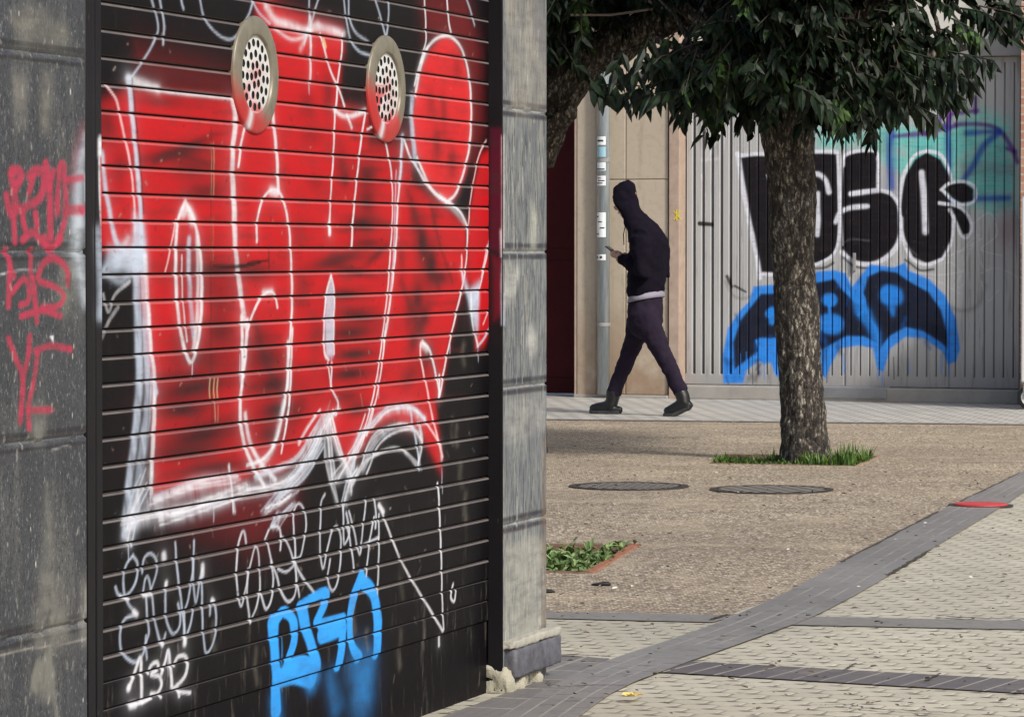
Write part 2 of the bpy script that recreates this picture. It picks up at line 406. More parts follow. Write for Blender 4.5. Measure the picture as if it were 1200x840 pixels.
# ================================================================== LIGHT, SKY, CAMERA
w = bpy.data.worlds.new('World'); S.world = w; w.use_nodes = True
nt = w.node_tree; nt.nodes.clear()
SUN_TO = Vector((.62, -.78, 0)).normalized(); EL = R(40)
sky = nt.nodes.new('ShaderNodeTexSky'); sky.sky_type = 'NISHITA'; sky.sun_disc = False; sky.sun_elevation = EL
sky.sun_rotation = math.atan2(SUN_TO.x, SUN_TO.y); sky.air_density = 1.0; sky.dust_density = 3.0; sky.ozone_density = .6
bg = nt.nodes.new('ShaderNodeBackground'); bg.inputs[1].default_value = .12
wo = nt.nodes.new('ShaderNodeOutputWorld'); nt.links.new(sky.outputs[0], bg.inputs[0]); nt.links.new(bg.outputs[0], wo.inputs[0])
sd = bpy.data.lights.new('sun', 'SUN'); sd.energy = 2.75; sd.angle = R(6.0); sd.color = (1.0, .97, .925)
so = bpy.data.objects.new('sun', sd); C.objects.link(so)
sv = Vector((SUN_TO.x * math.cos(EL), SUN_TO.y * math.cos(EL), math.sin(EL)))
so.rotation_euler = (-sv).to_track_quat('-Z', 'Y').to_euler(); so.location = sv * 40
cd = bpy.data.cameras.new('camera'); cam = bpy.data.objects.new('camera', cd); C.objects.link(cam)
cd.sensor_width = 36; cd.lens = 36 * F / 1200; cd.clip_start = .1; cd.clip_end = 3000
cam.location = (0, 0, H); cam.rotation_euler = (R(90) - TH, 0, 0); S.camera = cam
S.view_settings.view_transform = 'Standard'; S.view_settings.look = 'None'; S.view_settings.gamma = 1
S.view_settings.exposure = 0.22
S.render.engine = 'CYCLES'; S.cycles.max_bounces = 6; S.cycles.use_denoising = True

# ================================================================== GROUND
M_AGG = m_aggregate(); M_TILE = m_lighttile()
M_BAND = m_bandtile('grey_band_tiles', (.155, .145, .14), (.19, .18, .17), .21, .21, .008, (.33, .30, .25), .0)
M_LONG = m_longband('grey_course_tiles', (.185, .175, .168), .125, (.36, .33, .28), (.06, .055, .05), .21)
M_THIN = m_longband('thin_grey_course', (.19, .178, .165), 9., (.36, .33, .28), (.07, .06, .055), .8)
M_BAND2 = m_bandtile('dark_band_tiles', (.095, .085, .087), (.135, .122, .12), .078, 5, .0045, (.42, .38, .31), .0)
def tess(name, outer, holes, z, mat, uvf=None, kind='structure'):
    loops = [[Vector((p[0], p[1], 0)) for p in outer]] + [[Vector((p[0], p[1], 0)) for p in h] for h in holes]
    tri = tessellate_polygon(loops); V = [Vector((p.x, p.y, z)) for l in loops for p in l]
    F_ = []
    for t in tri:
        a, b, c = (V[i] for i in t)
        F_.append(t if (b - a).cross(c - a).z > 0 else t[::-1])
    o = mesh_np(name, [tuple(v) for v in V], F_, mat)
    if uvf:
        at = o.data.attributes.new('band', 'FLOAT_VECTOR', 'POINT')
        at.data.foreach_set('vector', np.array([uvf(v) for v in V], np.float32).ravel())
    tag(o, None, None, None, kind); return o
pit1 = [ground(*p) for p in ((833, 543), (1005, 546), (1032, 534.5), (852, 532.5))]
fr, br = ground(693, 671), ground(748, 638.5)
wdir = (ground(640, 671) - fr).normalized()
pit2 = [fr + wdir * .82, fr, br, br + wdir * .82]
G = [(-60, -8), (90, -8), (600, 1500), (-600, 1500)]
G = [(-900, -300), (900, -300), (900, 2500), (-900, 2500)]
tess('ground', G, [pit1, pit2], 0.0, M_AGG)
# far pavement along the facade
f0, f1 = ground(640, 491.2), ground(1200, 497.2); fd = (f1 - f0).normalized()
a0 = f0 - fd * 14; a1 = f1 + fd * 14; fn = Vector((FA.n[0], FA.n[1], 0))
def farv(v): q = np.array([v.x, v.y, 0]) - FA.o; return (float(q @ FA.t), float(q @ FA.n), 0)
def m_farpave():
    n = NT('far_pavement_tiles'); a = n.n('ShaderNodeAttribute', attribute_name='band'); v = a.outputs['Vector']; p = n.geo()
    b = n.n('ShaderNodeTexBrick'); n.l(v, b.inputs['Vector']); b.offset = .5
    for k, x in (('Scale', 1), ('Brick Width', .15), ('Row Height', .15), ('Mortar Size', .012), ('Mortar Smooth', .5)): b.inputs[k].default_value = x
    b.inputs['Color1'].default_value = (.52, .50, .45, 1); b.inputs['Color2'].default_value = (.43, .42, .38, 1); b.inputs['Mortar'].default_value = (.15, .14, .13, 1)
    c = n.mix(n.math('MULTIPLY', n.step(n.noise(p, 1.5, 4, .6), .45, .7), .4), b.outputs[0], (.28, .27, .25))
    n.bump(b.outputs['Fac'], .3, .004); return n.done(c, .6)
M_FAR = m_farpave()
tess('far_pavement', [a0, a1, a1 - fn * 9, a0 - fn * 9], [], .004, M_FAR, farv)
tess('far_pavement_edge', [a0 + fn * .13, a1 + fn * .13, a1, a0], [], .004, M_BAND, farv)
# near pavement of light tiles, right up to the shop front and behind the camera
gp = lambda L: [ground(*p) for p in L]
dl = gp([(1200, 553), (1100, 601), (1000, 653), (920, 697), (851, 723)])
dd = (dl[0] - dl[-1]).normalized()
hl = ground(643, 718.5); hd = (hl - ground(851, 723)).normalized()
tess('pavement', [dl[0] + dd * 25, *dl, ground(845, 722.8), hl, hl + hd * 8, Vector((-9, -6, 0)), Vector((16, -6, 0))], [], .003, M_TILE)
def strip(name, left, right, z, mat, n=60):
    """band sheet between two edge lines with along/across coordinates"""
    Lp = catmull([(p.x, p.y) for p in left], 12); Rp = catmull([(p.x, p.y) for p in right], 12)
    def res(P):
        s = np.r_[0, np.cumsum(np.hypot(*(np.diff(P, axis=0).T)))]; t = np.linspace(0, s[-1], n)
        return np.stack([np.interp(t, s, P[:, 0]), np.interp(t, s, P[:, 1])], 1), s[-1]
    A, la = res(Lp); B, lb = res(Rp); V = []; T = []; K = 5
    dense = np.stack([np.interp(np.linspace(0, len(Rp) - 1, 6000), np.arange(len(Rp)), Rp[:, k]) for k in (0, 1)], 1)
    B = np.array([dense[np.argmin(np.hypot(*(dense - q).T))] for q in A])
    for i in range(n):
        for k in range(K):
            q = A[i] + (B[i] - A[i]) * k / (K - 1); V.append((q[0], q[1], z)); T.append((la * i / (n - 1), .5 * k / (K - 1), 0))
    f = [(i * K + k, i * K + k + 1, (i + 1) * K + k + 1, (i + 1) * K + k) for i in range(n - 1) for k in range(K - 1)]
    o = mesh_np(name, V, f, mat)
    bm = bmesh.new(); bm.from_mesh(o.data); bmesh.ops.recalc_face_normals(bm, faces=bm.faces)
    if bm.faces[0].normal.z < 0: bmesh.ops.reverse_faces(bm, faces=bm.faces)
    bm.to_mesh(o.data); bm.free()
    at = o.data.attributes.new('band', 'FLOAT_VECTOR', 'POINT'); at.data.foreach_set('vector', np.array(T, np.float32).ravel())
    tag(o, None, None, None, 'structure'); return o
Lf = [dl[0] + dd * 25, dl[0] + dd * 8] + gp([(1200, 553), (1100, 601), (1000, 653), (920, 697), (862, 723), (828, 737), (780, 754), (714, 776), (660, 800), (600, 835), (520, 890), (430, 960)])
dr = gp([(1163, 600), (1105, 637)]); rd = (dr[0] - dr[1]).normalized()
Rt = [dr[0] + rd * 26, dr[0] + rd * 9.5] + gp([(1195, 582), (1105, 637), (1026, 686), (957, 723), (905, 743), (850, 763), (780, 788), (726, 810), (686, 837), (640, 875), (580, 940), (520, 1020)])
strip('grey_band', Lf, Rt, .009, M_LONG, 140)
# grey tiles wrapping the foot of the shop front
wl = [SH.P(-3.5, 0, .05), SH.P(SH.L + .2, 0, .05), ground(652, 768.5), ground(714, 773.5), ground(690, 800), ground(560, 900), ground(430, 1010), Vector((-1.2, 3.0, 0))]
uvw = lambda v: (float((np.array([v.x, v.y, 0]) - SH.o) @ SH.n), float((np.array([v.x, v.y, 0]) - SH.o) @ SH.t), 0)
tess('shopfront_pavement', wl, [], .0055, M_BAND, uvw)
# thin grey course on the plaza side and the two cross bands
def hband(name, pts, mat, z=.0065):
    P = gp(pts); d = (P[1] - P[0]).normalized(); pr = Vector((-d.y, d.x, 0)); o0 = P[0]
    tess(name, P, [], z, mat, lambda v: ((v - o0).dot(d), (v - o0).dot(pr) + 2.5, 0))
hh = ground(643, 718.5)
hband('plaza_edge_band', [(560, 724.5), (835, 731), (868, 722.6), (560, 716.5)], M_THIN)
hband('cross_band', [(925, 734), (1800, 752), (1800, 743.5), (952, 724)], M_THIN, .0065)
hband('dark_cross_band', [(776, 789.8), (1800, 850), (1800, 832), (797, 776.2)], M_BAND2, .0068)
# joints and cracks of the plaza
M_JOINT = flat('dark_joint', (.055, .045, .035), .9)
def crack(name, pts, wd, z=.005, wig=.006):
    P = gp(pts); Q = catmull([(p.x, p.y) for p in P], 10); mb = MB(); vs = []
    for i, q in enumerate(Q):
        t = Q[min(i + 1, len(Q) - 1)] - Q[max(i - 1, 0)]; t = t / (np.hypot(*t) + 1e-9); nn = np.array([-t[1], t[0]])
        c = q + nn * random.uniform(-wig, wig); ww = wd * random.uniform(.3, 1)
        vs += [(*(c + nn * ww / 2), z), (*(c - nn * ww / 2), z)]
    fs = [(2 * i, 2 * i + 1, 2 * i + 3, 2 * i + 2) for i in range(len(Q) - 1)]
    mb.add(vs, fs); o = mb.build(name, M_JOINT); tag(o, None, None, None, 'structure')
crack('ground_joint', [(655, 591), (720, 591.5), (760, 592)], .014)
crack('ground_joint', [(795, 593.5), (900, 596), (1000, 597.5)], .014)
crack('ground_joint', [(1100, 601.6), (1060, 622), (1010, 648.5), (985, 661.5)], .02, .0105, .003)
crack('ground_joint', [(1195, 555.8), (1160, 573), (1125, 589.5)], .014, .0105, .003)
crack('ground_joint', [(1090, 647), (1065, 662), (1040, 677)], .022, .0105, .004)
crack('ground_joint', [(1098, 724.5), (1150, 727.5), (1220, 729)], .03, .0105, .008)
crack('ground_joint', [(652, 771), (690, 771.5), (715, 773)], .018, .0105, .004)
crack('ground_joint', [(832, 729), (845, 725), (855, 722.5)], .02, .0105, .003)
crack('ground_joint', [(640, 802), (660, 808), (700, 806), (735, 806.5)], .008, .0105, .01)
crack('ground_joint', [(960, 830), (985, 829.5), (1020, 834), (1060, 836), (1110, 839)], .012, .0105, .012)
crack('ground_joint', [(990, 788), (1003, 780.8)], .012, .0105, .001)
crack('ground_joint', [(1085, 801), (1102, 792.5)], .014, .0105, .001)

# ================================================================== CORNER SHOP: shutter, piers
def sigm(x): return 1 / (1 + np.exp(-x))
def canvas_mesh(cv, name, mat, parent, offs, extra=None, rows=None, wear_shading=None):
    r = rows or slice(0, len(cv.vs)); U = cv.U[r]; V = cv.V[r]; c = cv.c[r]; a = cv.a[r]
    O = offs(U, V) + cv.off; ny, nx = U.shape
    P = cv.pl.o + U[..., None] * cv.pl.t + O[..., None] * cv.pl.n; P[..., 2] = V
    V_ = P.reshape(-1, 3); F_ = grid_faces(ny, nx)
    ne = 0
    if extra:
        b = len(V_); E = np.array(extra.V); V_ = np.vstack([V_, E]); ne = len(E); F_ = np.vstack([F_, np.array(extra.F) + b])
    o = mesh_np(name, V_, F_, mat, parent)
    set_attr(o.data, 'paint', np.vstack([c.reshape(-1, 3), np.zeros((ne, 3))]), np.r_[a.ravel(), np.zeros(ne)])
    if wear_shading is not None: wc, wa = wear_shading
    else: wc, wa = np.zeros(c.shape), np.zeros(a.shape)
    # 'Fac' of a colour attribute is its average, so coverage of worn edges and painted shading goes in a scalar of its own
    set_attr(o.data, 'wear_shading', np.vstack([wc.reshape(-1, 3), np.zeros((ne, 3))]), np.r_[wa.ravel(), np.zeros(ne)])
    return o
WHITE = (.70, .70, .74); BLUEW = (.47, .54, .65); RED = (.47, .010, .014); PINK = (.80, .50, .52); BLK = (.014, .012, .014)
PU = 0.0547; Z0 = .193
U1 = SH.uv(589.5, 500, .036)[0]; u_l = 0; u_ll = -1.15
nsl = 40
fr_ = np.array([0, .03, .055, .072, .10, .16, .24, .32, .40, .48, .56, .64, .72, .80, .86, .89, .915, .94, .965])
zs = np.r_[np.arange(0.0, Z0 - .002, .0045), (Z0 + PU * (np.arange(nsl)[:, None] + fr_[None, :])).ravel(), Z0 + PU * nsl]
NB = len(np.arange(0.0, Z0 - .002, .0045))
us = np.arange(-.035, U1 - .010, .0042)
cv = Canvas(SH, us, zs)
def W(p, w=.012, c=WHITE, a=.95, s=.4, st=.15):
    if .011 < w < .03 and a > .5: cv.stroke(p, w * 2.0, c, a * .07, 1.6)
    cv.stroke(p, w * .95, c, a * .95, s, streak=st + .12)
# --- red fields
cv.poly([(494, -5), (545, -5), (562, 60), (566, 150), (556, 200), (535, 60), (500, 45)], (.22, .012, .014), .55, .05)
cv.poly([(300, -5), (322, 10), (400, 35), (402, 60), (300, 60)], RED, .95, .02)
cv.poly([(117, 122), (140, 112), (150, 104), (212, 110), (274, 116), (282, 110), (300, 130), (310, 90), (314, 4), (330, 14), (400, 42), (398, 122), (430, 132), (434, 168), (470, 172), (482, 165), (482, 215), (545, 262), (550, 335), (541, 342), (527, 400), (516, 463), (510, 470), (516, 530), (517, 552), (492, 505), (460, 492), (440, 500), (425, 525), (408, 545), (395, 520), (385, 500), (370, 508), (350, 535), (330, 550), (300, 555), (280, 565), (250, 572), (180, 578), (178, 480), (170, 400), (160, 312), (140, 296), (117, 292)], RED, .97, .016)
cv.poly([(486, 112), (497, 72), (520, 44), (538, 58), (550, 100), (553, 150), (546, 200), (532, 232), (520, 237), (500, 215), (488, 180), (483, 150)], (.58, .02, .024), .97, .012, True)
cv.poly([(580, 172), (564, 182), (556, 215), (549, 262), (548, 325), (556, 345), (557, 408), (567, 405), (580, 372)], RED, .96, .012)
cv.poly([(180, 576), (255, 566), (300, 566), (350, 560), (345, 600), (300, 640), (240, 620), (190, 600)], (.20, .012, .016), .5, .05)
cv.poly([(160, 55), (275, 85), (275, 115), (160, 105)], (.22, .012, .014), .4, .04)
cv.poly([(430, 125), (486, 150), (486, 215), (430, 170)], (.16, .01, .012), .5, .03)
# --- dark smudges inside the red
for (x, y, ru, rv, a, ang) in [(205, 180, .24, .016, .55, .1), (225, 170, .16, .012, .5, .2), (225, 195, .14, .03, .45, 0), (240, 225, .12, .02, .5, 0), (225, 295, .12, .03, .4, 0), (250, 315, .26, .018, .6, 0), (240, 335, .18, .03, .35, 0), (300, 320, .12, .02, .45, 0), (215, 400, .10, .04, .3, 0), (210, 440, .18, .014, .4, 0), (225, 455, .25, .028, .8, .05), (215, 480, .16, .022, .7, 0), (235, 510, .28, .036, .85, .05), (220, 530, .20, .018, .6, 0), (250, 548, .24, .02, .6, 0), (240, 420, .2, .03, .5, 0), (258, 390, .10, .03, .55, 0), (258, 360, .08, .04, .35, 0),
        (305, 395, .10, .03, .4, 0), (312, 420, .13, .03, .6, 0), (320, 450, .14, .028, .75, 0), (325, 480, .12, .026, .75, 0), (318, 508, .10, .03, .6, 0), (350, 480, .08, .04, .4, .5), (355, 340, .06, .05, .25, 0), (370, 390, .05, .05, .25, 0),
        (400, 195, .05, .05, .4, 0), (405, 210, .03, .02, .5, 0), (430, 205, .08, .03, .6, 0), (430, 235, .07, .04, .55, 0), (425, 262, .12, .02, .7, 0), (430, 285, .12, .015, .5, 0), (395, 305, .2, .02, .6, .1), (440, 300, .10, .012, .5, .3), (415, 318, .16, .012, .5, -.1), (405, 345, .13, .015, .6, 0), (420, 370, .16, .022, .6, -.05), (410, 390, .18, .02, .65, 0), (415, 415, .14, .015, .7, 0), (410, 438, .16, .018, .7, 0), (405, 465, .13, .02, .45, 0), (420, 480, .10, .02, .5, 0),
        (485, 255, .04, .05, .4, .4), (495, 285, .05, .06, .75, .5), (505, 310, .06, .05, .8, .6), (515, 325, .08, .02, .6, 0), (490, 350, .05, .05, .6, .6), (497, 372, .06, .03, .6, .4), (510, 250, .03, .03, .3, 0), (480, 370, .05, .05, .4, .5), (485, 400, .05, .03, .5, .4), (500, 420, .07, .04, .5, .5), (480, 440, .07, .03, .4, .3), (470, 300, .03, .05, .3, .3), (545, 370, .03, .05, .3, 0),
        (520, 130, .03, .05, .35, .2), (512, 170, .04, .05, .4, .1), (530, 190, .04, .04, .4, .2), (505, 120, .04, .04, .3, .1), (535, 80, .04, .03, .3, .1), (365, 160, .08, .02, .3, 0), (360, 120, .05, .03, .3, 0), (385, 110, .04, .05, .4, 0), (330, 205, .05, .02, .2, 0), (140, 200, .04, .05, .25, 0), (125, 145, .05, .04, .5, 0), (350, 270, .08, .03, .2, 0), (190, 120, .16, .012, .35, 0), (370, 215, .06, .02, .3, 0)]:
    a = min(1, a * 1.45)
    cv.blob(x, y, ru * 1.2, rv * 1.25, (.045, .009, .011), a, ang)
random.seed(31)
for _ in range(170):   # dry, dark drags of the roller under the red
    x, y = random.uniform(180, 560), random.uniform(105, 560)
    if y > 470 and x > 300: continue
    if random.random() < .5: x = random.choice([random.uniform(180, 275), random.uniform(390, 450)])
    L_ = random.uniform(8, 34); t_ = random.uniform(-3, 3)
    cv.stroke([(x, y), (x + L_ / 2, y + t_), (x + L_, y + t_ * .5)], random.uniform(.006, .020), (.09, .010, .012), random.uniform(.12, .5), .9, streak=.5)
for (p, w_) in [([(478, 225), (492, 270), (508, 320), (515, 340)], .03), ([(470, 330), (490, 380), (512, 440)], .03), ([(505, 240), (515, 285), (530, 330)], .02), ([(250, 195), (205, 180), (180, 190)], .02), ([(300, 380), (312, 425), (335, 470)], .03)]:
    cv.stroke(p, w_, (.06, .012, .014), .55, .9)
# --- top tag in thin blue-white
for p in ([(176, -5), (182, 15), (185, 32), (183, 43), (170, 68), (153, 92)], [(186, -5), (190, 15), (192, 32), (191, 52)], [(211, -5), (213, 5), (215, 11)], [(233, -5), (238, 18), (248, 34), (262, 45), (275, 44), (290, 20), (298, -5)], [(402, -5), (405, 20), (410, 45), (420, 60), (436, 66)], [(408, -5), (409, 20), (416, 38), (432, 50)], [(455, -5), (455, 20), (453, 40), (447, 60)], [(294, -3), (302, 14), (316, 28)], [(362, -5), (362, 20), (358, 45)], [(374, -5), (366, 22), (356, 52)], [(440, 2), (447, 25), (452, 45)], [(545, -5), (552, 15), (556, 30)]):
    W(p, .0085, BLUEW, .8, .7)
W([(497, -5), (498, 12), (499, 32), (499, 50), (492, 75), (486, 100)], .009); W([(523, -5), (525, 15), (526, 28), (529, 40)], .009)
# --- outlines of the big piece
W([(150, 92), (168, 98), (185, 104)], .022, WHITE, .9, .9); W([(150, 98), (200, 108), (240, 112), (274, 116)], .011, WHITE, .8, .9)
W([(151, 92), (154, 130), (158, 170), (162, 210), (165, 250), (166, 290)], .020, BLUEW, .95)
W([(155, 92), (158, 130), (162, 170), (166, 210), (168, 250)], .008, BLK, .6)
W([(124, 100), (136, 118), (142, 145), (150, 180), (155, 210), (158, 250), (158, 275)], .010, PINK, .85)
W([(119, 180), (123, 215), (129, 250), (135, 280), (146, 296)], .020, BLUEW, .95, .5); W([(150, 280), (145, 290), (150, 297)], .02, WHITE, .6, 1)
cv.poly([(127, 290), (154, 288), (170, 286), (170, 318), (140, 320), (121, 316)], BLUEW, .92, .012, nz=.5)
W([(122, 318), (140, 330), (152, 322)], .02, BLUEW, .5, .8)
cv.poly([(157, 250), (169, 262), (173, 320), (160, 322), (155, 290)], BLUEW, .9, .012, nz=.4)
for p, w_, a in (([(159, 300), (160, 340), (162, 400), (163, 450), (158, 510), (151, 570), (146, 625)], .034, .8), ([(165, 300), (168, 350), (171, 410), (174, 460), (168, 520), (161, 575), (152, 615)], .040, .78), ([(170, 300), (173, 350), (177, 410), (181, 450), (179, 520), (177, 578)], .018, .9), ([(121, 345), (127, 365), (135, 345), (152, 330)], .012, .5), ([(120, 395), (128, 375), (138, 360)], .014, .35), ([(180, 445), (183, 460)], .02, .8)):
    W(p, w_, BLUEW if w_ > .019 else WHITE, a, .35, .55)
W([(164, 320), (166, 370), (168, 430)], .006, BLK, .5); W([(176, 430), (173, 500), (170, 560)], .006, BLK, .5)
W([(217, 236), (208, 262), (206, 310), (208, 360), (214, 400), (223, 424), (231, 405), (236, 360), (235, 300), (228, 260), (217, 237)], .015, WHITE, .92, .4, .3)
W([(222, 280), (221, 310), (223, 350), (227, 395)], .020, BLUEW, .75, .5, .5); W([(231, 275), (232, 320), (231, 370), (227, 410)], .018, WHITE, .7, .5, .5); W([(213, 300), (214, 350), (219, 400)], .007, WHITE, .8)
W([(214, 250), (220, 246), (226, 258)], .030, WHITE, .85, .7); W([(206, 258), (202, 280), (197, 305), (194, 318)], .007, PINK, .85)
W([(216, 290), (216, 340), (220, 390)], .007, (.35, .02, .02), .8)
W([(273, 118), (276, 140), (273, 170), (272, 200), (274, 240), (276, 290), (280, 330), (287, 380)], .024, WHITE, .9, .35, .3)
W([(283, 370), (284, 400), (284, 440), (281, 480), (285, 515), (296, 545), (310, 570)], .016, WHITE, .92, .4, .25); W([(290, 375), (288, 410), (285, 440)], .016, WHITE, .9); W([(287, 485), (292, 515), (304, 540), (322, 562)], .018, WHITE, .8, .5, .4)
W([(293, 130), (284, 160), (279, 195)], .012)
W([(311, 70), (316, 100), (320, 140), (324, 180), (326, 225)], .015); W([(301, 283), (301, 262), (307, 236), (318, 223), (330, 230), (338, 262), (341, 310), (342, 360), (340, 400), (338, 430), (337, 455)], .0115)
W([(318, 224), (324, 226)], .026, WHITE, .8, .7)
W([(338, 400), (336, 450), (330, 490), (322, 520), (308, 538), (290, 545)], .014, WHITE, .9, .4, .3); W([(343, 385), (341, 430), (338, 480), (330, 530)], .010); W([(333, 470), (322, 520), (306, 548)], .022, WHITE, .6, .6, .6)
W([(291, 385), (296, 368), (305, 350), (315, 342), (322, 346), (325, 360)], .011); W([(309, 343), (318, 342)], .02, WHITE, .8, .8)
W([(392, 128), (391, 170), (388, 220), (386, 262), (386, 273)], .0095); W([(386, 262), (386, 274)], .016, WHITE, .9)
W([(428, 132), (425, 150), (420, 190), (416, 230), (413, 262), (412, 290)], .0105); W([(392, 130), (402, 136), (412, 136), (428, 130)], .016, WHITE, .85, .6); W([(406, 135), (412, 150)], .012)
W([(375, 40), (381, 62), (388, 85), (396, 102), (404, 125)], .0095); W([(401, 40), (400, 65), (396, 95), (394, 128)], .0095)
W([(363, 20), (364, 60), (364, 96)], .013, WHITE, .8); W([(312, 8), (322, 24), (340, 30), (358, 36), (372, 32), (402, 40)], .026, WHITE, .85, .7, .3); W([(322, 34), (340, 46), (355, 44), (362, 38)], .012, WHITE, .6, .7); W([(352, 58), (360, 40), (372, 28)], .018, WHITE, .4, .9)
W([(430, 152), (440, 148), (449, 160), (455, 182), (459, 210), (460, 250), (457, 300), (454, 345), (449, 385), (444, 425), (437, 465), (428, 500), (418, 530)], .0085)
W([(471, 165), (469, 205), (466, 240), (464, 285), (460, 330), (455, 370), (450, 400)], .012, WHITE, .9); W([(464, 200), (463, 240), (461, 300), (457, 345)], .010, BLUEW, .6); W([(452, 380), (447, 430), (440, 470), (430, 510)], .009); W([(438, 475), (424, 520), (412, 545)], .008)
W([(472, 160), (470, 190), (468, 215)], .020, BLUEW, .7); W([(428, 485), (420, 510)], .006)
W([(487, 112), (491, 88), (498, 62), (511, 46), (527, 43), (541, 58), (549, 88), (552, 125), (551, 165), (545, 195), (535, 225), (524, 237)], .013, WHITE, .95, .5); W([(524, 237), (508, 225), (497, 205), (489, 185)], .015)
W([(483, 112), (482, 135), (484, 160), (487, 190)], .026, BLUEW, .9, .5, .4); W([(500, 60), (492, 78), (488, 100)], .022, WHITE, .4, .9)
W([(474, 165), (480, 182), (488, 196), (500, 216), (514, 230), (530, 240), (540, 250), (548, 266)], .012); W([(515, 230), (530, 244), (545, 262)], .020, WHITE, .4, .8)
W([(548, 266), (547, 300), (543, 330), (535, 365), (527, 400), (521, 430), (515, 464)], .011); W([(541, 300), (542, 330)], .010, PINK)
W([(570, 165), (562, 180), (556, 205), (551, 235), (549, 262)], .009, PINK); W([(578, 240), (573, 285), (566, 320), (559, 350)], .010); W([(571, 288), (564, 325)], .008, PINK)
cv.poly([(540, 316), (550, 340), (562, 330), (560, 392), (553, 376), (548, 350)], BLUEW, .92, .010, nz=.3)
W([(552, 345), (553, 375), (558, 398), (560, 406)], .012); W([(577, 370), (573, 385), (566, 398), (559, 406)], .011, BLUEW, .8); W([(574, 360), (566, 380)], .006, PINK)
W([(497, 404), (493, 402), (493, 418), (498, 445), (505, 480), (512, 510), (519, 535)], .011, PINK, .9); W([(495, 400), (504, 412), (510, 435), (515, 462)], .013); W([(494, 404), (500, 410)], .02, WHITE, .7, .8); W([(500, 496), (508, 508), (516, 520)], .009, PINK); W([(516, 520), (518, 538)], .016, PINK, .8, .6); W([(515, 440), (514, 466)], .012)
cv.poly([(388, 322), (392, 345), (391, 380), (390, 418), (382, 418), (381, 380), (383, 345)], BLUEW, .75, .006); W([(388, 323), (383, 342), (380, 375), (380, 412), (385, 422)], .010); W([(388, 323), (392, 345), (391, 380), (391, 415)], .008)
W([(384, 425), (387, 450), (388, 455)], .006); W([(389, 425), (388, 452), (396, 472), (394, 486), (390, 480)], .007)
# --- misty white ground of the piece
H_ = [([(175, 590), (205, 578), (240, 566), (275, 562)], .05, .8), ([(150, 612), (185, 602), (230, 596), (268, 580)], .055, .85), ([(150, 630), (160, 590), (172, 560)], .06, .7), ([(185, 610), (240, 590), (290, 572)], .05, .6), ([(268, 545), (272, 575), (275, 600)], .012, .8), ([(285, 575), (310, 572), (340, 560), (362, 530), (378, 500)], .05, .65), ([(300, 560), (330, 548), (350, 535), (370, 505), (382, 488)], .02, .7), ([(310, 600), (335, 570), (360, 540), (384, 492)], .028, .6), ([(325, 585), (355, 560), (378, 520)], .02, .6), ([(384, 488), (386, 520), (390, 560)], .03, .55), ([(386, 488), (395, 525), (407, 555), (410, 578)], .026, .65), ([(380, 500), (384, 545), (395, 590)], .018, .5),
      ([(384, 490), (392, 484), (396, 478)], .02, .9), ([(410, 552), (418, 520), (434, 498), (455, 482), (480, 480), (497, 492)], .034, .75), ([(425, 548), (438, 518), (458, 502), (480, 500), (492, 512)], .030, .7), ([(412, 570), (425, 545), (445, 530), (470, 528), (488, 545)], .014, .45), ([(481, 478), (484, 500), (490, 530), (492, 550)], .010, .75), ([(492, 495), (495, 520), (490, 545)], .012, .8), ([(396, 560), (410, 540), (422, 520)], .045, .6), ([(405, 590), (412, 565), (420, 550)], .03, .5), ([(326, 600), (320, 618), (330, 605), (345, 590)], .02, .6), ([(345, 578), (330, 590), (315, 596)], .03, .35), ([(375, 480), (360, 500), (350, 520)], .01, .7)]
for p, w_, a in H_: W(p, w_ * .85, (.60, .62, .68), a * .8, .75, .7)
random.seed(12)
for p, w_, a in H_:
    for k in range(4 if w_ > .02 else 2):
        dx, dy = random.uniform(-1, 1) * w_ * 130, random.uniform(-1, 1) * w_ * 170
        W([(x + dx + random.uniform(-2, 2), y + dy + random.uniform(-2, 2)) for x, y in p], random.uniform(.004, .010), random.choice([WHITE, BLUEW, (.7, .7, .75)]), random.uniform(.35, .85), .5, .3)
# --- small tag, two words and figures
t1 = lambda L: [(115 + x / 4.2, 640 + y / 4.2) for x, y in L]
for L in ([(170, 45), (140, 85), (125, 150), (128, 220), (150, 285), (190, 330)], [(170, 45), (194, 85), (190, 155), (165, 215), (130, 245), (100, 235), (85, 200)], [(180, 335), (130, 360), (108, 430), (115, 510), (150, 555), (185, 568), (215, 540), (232, 495), (236, 440)], [(217, 130), (225, 60), (255, 35), (283, 60), (290, 110), (275, 170), (262, 210)], [(222, 235), (230, 165), (245, 150), (258, 200), (262, 240)], [(235, 240), (240, 330), (250, 420), (236, 480), (240, 550)], [(265, 240), (275, 340), (297, 440), (318, 485), (332, 430)], [(335, 180), (330, 250), (333, 340), (347, 395), (370, 430), (398, 400), (405, 340), (392, 280)], [(378, -20), (388, 110), (408, 270), (425, 400), (430, 475)], [(470, -30), (467, 100), (442, 260), (425, 330), (425, 470)], [(465, 60), (468, 180), (480, 275), (495, 190), (510, 110)], [(508, 150), (512, 300), (518, 440), (530, 520), (555, 500), (578, 420), (580, 330), (570, 268), (555, 280), (550, 335)], [(470, 300), (455, 380), (440, 430)]):
    W(t1(L), .0085, BLUEW, .85, .6)
for L, w_ in (([(322, 40), (325, 58)], .022), ([(335, 178), (334, 200)], .015), ([(512, 95), (513, 140)], .019), ([(428, 455), (425, 480)], .018), ([(175, 320), (190, 335)], .016), ([(318, 470), (316, 485)], .014), ([(225, 240), (260, 235)], .013), ([(560, 262), (566, 270)], .014), ([(110, 245), (150, 258)], .010)): W(t1(L), w_, WHITE, .9, .5)
